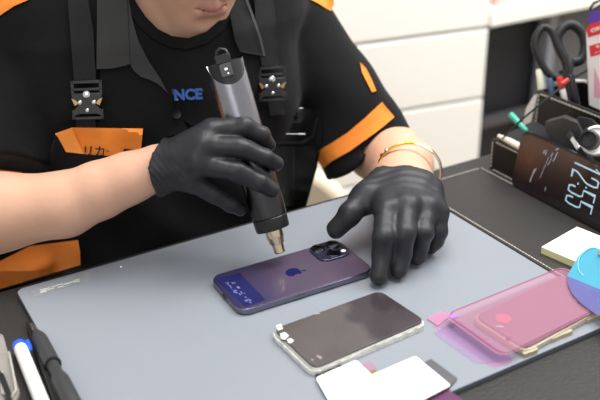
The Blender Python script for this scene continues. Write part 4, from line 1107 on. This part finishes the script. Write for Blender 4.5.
# shoulders and sleeve trim
P_('shoulder_yoke', [(-12, 24), (0, 15.5), (14, 6), (28, 0), (34, -8), (-12, -12)], m_orange, .0030)
P_('shoulder_yoke', [(309, -1), (316, 2), (331, 11), (334, 4), (333, -8), (306, -8)], m_orange, .0030)
P_('sleeve_hem', [(318, 151), (333, 142), (347, 133), (365, 118), (382, 102), (394.5, 117), (384, 126), (375, 133), (350, 151), (332, 161), (323, 168.5), (317.5, 161)], m_orange, .0045, thick=.002)
P_('sleeve_patch', [(360, 62), (366, 68), (372, 80), (376.5, 91), (372, 92), (367, 82), (362, 72)], m_orange, .0030, thick=.003)
P_('sleeve_piping', [(-10, 168.5), (8, 170.5), (22, 172), (22, 173.6), (8, 172.5), (-10, 171)], m_orange, .0045, thick=.002)
# straps with buckles
def strap(px_l, px_r, low, cx, cy, w, nm):
    s = P_('strap', px_l, m_webbing, .0095, parent=apron, thick=.0018)
    P_('strap_end', low, m_webbing, .0110, parent=s, thick=.002)
    d = V(ray(cx, cy)).normalized(); hit, n, _, ds = SB.ray_cast(V(CAM), d, 3); k = ds*w
    c = hit-d*.0135
    m_ = frame(c, V(CR)*.995+V(CU)*.03, n=-V(CF)*.9+V(ln_)*.25)
    bk = None
    u_ = k  # metres per unit
    bm = bmesh.new()
    # top bar frame with two slots
    for (a, b, c_, d_) in ((-14, 14, 15, 18), (-14, 14, 8.5, 11), (-14, 14, 4, 6.5), (-14.5, -11.5, 4, 18), (11.5, 14.5, 4, 18), (-14, 14, -18, -15.5), (-14.5, -11.5, -18, -9), (11.5, 14.5, -18, -9)):
        box(bm, a*u_, b*u_, c_*u_, d_*u_, -.0018, .0022, m_)
    bk = obj('buckle', bm, m_black, s, bevel=.0004)
    bm = bmesh.new(); prism(bm, [(x*u_, y*u_) for x, y in [(-14, 6), (14, 6), (14, 2), (6.5, -3), (13.5, -10), (13.5, -15), (8, -13), (-8, -13), (-13.5, -15), (-13.5, -10), (-6.5, -3), (-14, 2)]], -.0015, .0028, m_); obj('clasp', bm, m_black, bk, bevel=.0005)
    for (x, y, r_, mm) in ((0, 5, 3.3, m_silver), (-6.5, -2.2, 1.9, m_silver), (6.5, -2.2, 1.9, m_silver), (0, -9.5, 1.7, m_silver)):
        bm = bmesh.new(); lathe(bm, [(r_*u_, .0026), (r_*u_, .0036), (r_*.6*u_, .0042), (.0001, .0043)], m_.translation, m_.to_3x3() @ Vector((0, 0, 1)), 18)
        bmesh.ops.translate(bm, vec=(m_.to_3x3() @ Vector((x*u_, y*u_, 0))), verts=bm.verts); obj('rivet', bm, mm, bk, smooth=True)
    for sg in (-1, 1):
        bm = bmesh.new(); prism(bm, [(sg*x*u_, y*u_) for x, y in [(8, -3.5), (10, .5), (14.5, 1.8), (13, -2), (11.5, -5.5)]], -.0005, .0026, m_); obj('release_lever', bm, M('antique_brass', (150, 122, 84), .3, 1), bk, bevel=.0003)
strap([(67, -14), (70, 30), (74, 80), (96, 80), (93, 30), (86, -14)], None, [(76, 116), (95, 116), (96, 128.5), (76, 128.5)], 87.5, 100, 1.03/FPX, 'l')
strap([(254, -14), (256, 30), (262, 66), (279, 66), (277, 30), (272, -14)], None, [(268, 98), (284, 98), (285, 114), (270, 116)], 272.5, 84, .93/FPX, 'r')

# gloves
ax1 = ((FR[-1]-FR[-3])/np.linalg.norm(FR[-1]-FR[-3])).astype(np.float32)
def bounds(pts, pad): A_ = np.array(pts); return A_.min(0)-pad, A_.max(0)+pad
def glove1(P):
    d = hand1(P)
    d = smin(d, rc(P, FR[-1]-ax1*.010, FR[-1]+ax1*.012, .0262, .0255), .008)
    s = (P-W1.astype(np.float32))@ax1
    sc_ = (P-dp(156, 168, .861).astype(np.float32))@CR.astype(np.float32)
    zc_ = (P-dp(156, 168, .861).astype(np.float32))@CU.astype(np.float32)
    d = np.maximum(d, -(sc_+.003-.011*np.clip(zc_/.028, 0, 1)**1.4-.005*np.clip(-zc_/.025, 0, 1)**1.4))
    d = d-.0004*np.sin(s*900+P[:, 2]*190+3*np.sin(P[:, 2]*110))*np.clip(1-np.abs(s)/.035, 0, 1)
    return d+warp(P, 190, .0005)
lo, hi = bounds([f_ for c_ in FIN1 for f_ in c_]+[f_ for f_ in TH1]+[W1], .034)
gm, _ = net('glove', glove1, rng(lo[0], hi[0], .0017), rng(lo[1], hi[1], .0017), rng(lo[2], hi[2], .0017))
gl1 = link('glove', gm, m_glove, person); gl1['label'] = 'black glove gripping the heat gun'
ax2 = ((FL[2]-FL[1])/np.linalg.norm(FL[2]-FL[1])).astype(np.float32)
def glove2(P):
    d = hand2(P)
    d = smin(d, rc(P, FL[2]-ax2*.030, FL[2]+ax2*.006, .0355, .0345), .010)
    s = (P-FL[2].astype(np.float32))@ax2
    d = np.maximum(d, -(s-.003+.0018*np.sin(P[:, 0]*140)))
    d = d-.0006*np.sin(s*700+P[:, 0]*90)*np.clip(1-np.abs(s)/.045, 0, 1)
    return d+warp(P, 170, .0006)
lo, hi = bounds([f_ for c_ in FIN2 for f_ in c_]+[f_ for f_ in TH2]+[W2a, W2b], .042); lo[2] = max(lo[2], -.004)
gm, _ = net('glove', glove2, rng(lo[0], hi[0], .0017), rng(lo[1], hi[1], .0017), rng(lo[2], hi[2], .0017))
gl2 = link('glove', gm, m_glove2, person); gl2['label'] = 'black glove reaching down beside the purple phone'

# bracelet
bc = dp(409, 172, .975); fa = V(WL-FL[1]).normalized()
def bangle(tilt, r, rt, mat_, parent, nm):
    n = (fa+V(CR)*tilt).normalized(); h = V(CU); u_ = (h-n*h.dot(n)).normalized(); w = n.cross(u_)
    bm = bmesh.new(); tube(bm, [V(bc)+(u_*math.cos(2*PI*k/48)*.94+w*math.sin(2*PI*k/48))*r for k in range(48)], rt, 8, closed=True); return obj(nm, bm, mat_, parent, smooth=True)
br = bangle(0, .0355, .0016, m_gold, person, 'bracelet'); br['label'] = 'yellow and white gold bangle'
bangle(.10, .0360, .0014, m_gold, br, 'gold_band'); bangle(-.09, .0352, .0012, m_silver, br, 'silver_band')
n = fa; u_ = (V(CU)-n*V(CU).dot(n)).normalized(); w = n.cross(u_)
for a_, mm in ((-.95, M('red_bead', (150, 50, 40), .2)), (-.75, m_silver)):
    for sg in (1,):
        pos = V(bc)+(u_*math.cos(a_)*.92+w*math.sin(a_)*(1 if w.dot(V(CR)) > 0 else -1))*.037
        bm = bmesh.new(); bmesh.ops.create_icosphere(bm, subdivisions=2, radius=.0026, matrix=Matrix.Translation(pos)); obj('bead', bm, mm, br, smooth=True)

# chair
chair = thing('office_chair', 'cream upholstered chair the person sits on', 'chair')
def chair_frame(z): m_ = Matrix.Translation((float(T(0, -.16, 0)[0]), float(T(0, -.16, 0)[1]), z)) @ Matrix.Rotation(-TH-.42, 4, 'Z'); return m_
bm = bmesh.new(); prism(bm, rrect(.46, .44, .08, 8), -.43, -.362, chair_frame(0)); obj('seat', bm, m_cream, chair, bevel=.02, seg=4)
bm = bmesh.new(); prism(bm, rrect(.50, .40, .16, 10, .025, 0), -.025, .025, chair_frame(-.10) @ Matrix.Translation((0, .235, -.200)) @ Matrix.Rotation(PI/2-.1, 4, 'X')); obj('backrest', bm, m_cream, chair, bevel=.015, seg=4)
bm = bmesh.new(); box(bm, -.03, .03, .20, .215, -.45, -.15, chair_frame(0)); obj('back_support', bm, m_black, chair)
bm = bmesh.new(); tube(bm, [chair_frame(0) @ Vector((0, 0, -.43)), chair_frame(0) @ Vector((0, 0, -.68))], .025, 16); obj('gas_column', bm, m_silver, chair, smooth=True)
for k in range(5):
    a_ = 2*PI*k/5; bm = bmesh.new(); tube(bm, [chair_frame(0) @ Vector((0, 0, -.67)), chair_frame(0) @ Vector((.27*math.cos(a_), .27*math.sin(a_), -.70))], [.022, .014], 10); lg = obj('base_arm', bm, m_white, chair, smooth=True)
    bm = bmesh.new(); c_ = chair_frame(0) @ Vector((.27*math.cos(a_), .27*math.sin(a_), -.725)); lathe(bm, [(.02, -.01), (.025, -.006), (.025, .006), (.02, .01)], c_, (math.sin(a_), -math.cos(a_), 0), 18); obj('castor', bm, m_black, lg, smooth=True)
place_base(chair); place_base(person)

# ================================================================== LIGHT
w = bpy.data.worlds.new('world'); SC.world = w; w.use_nodes = True
w.node_tree.nodes['Background'].inputs[0].default_value = (1, .99, .97, 1); w.node_tree.nodes['Background'].inputs[1].default_value = .62
def area(name, loc, target, size, power, col=(1, 1, 1)):
    l = bpy.data.lights.new(name, 'AREA'); l.shape = 'RECTANGLE'; l.size = size[0]; l.size_y = size[1]; l.energy = power; l.color = col
    o = bpy.data.objects.new(name, l); COL.objects.link(o); o.location = loc
    o.rotation_euler = (Vector(target)-Vector(loc)).to_track_quat('-Z', 'Y').to_euler(); return o
area('ceiling_light', (.4, -.1, 1.75), (.25, -.05, 0), (1.4, .7), 33, (1, .99, .97))
area('window_light', (-1.1, -1.3, 1.3), (.2, 0, .1), (1.2, 1.2), 8, (.95, .98, 1))
area('room_light', (1.6, -.2, 1.7), (1.3, .8, -.2), (1.2, 1.2), 50, (1, .995, .98))
SC.view_settings.view_transform = 'Standard'; SC.view_settings.look = 'None'; SC.view_settings.exposure = 0.0
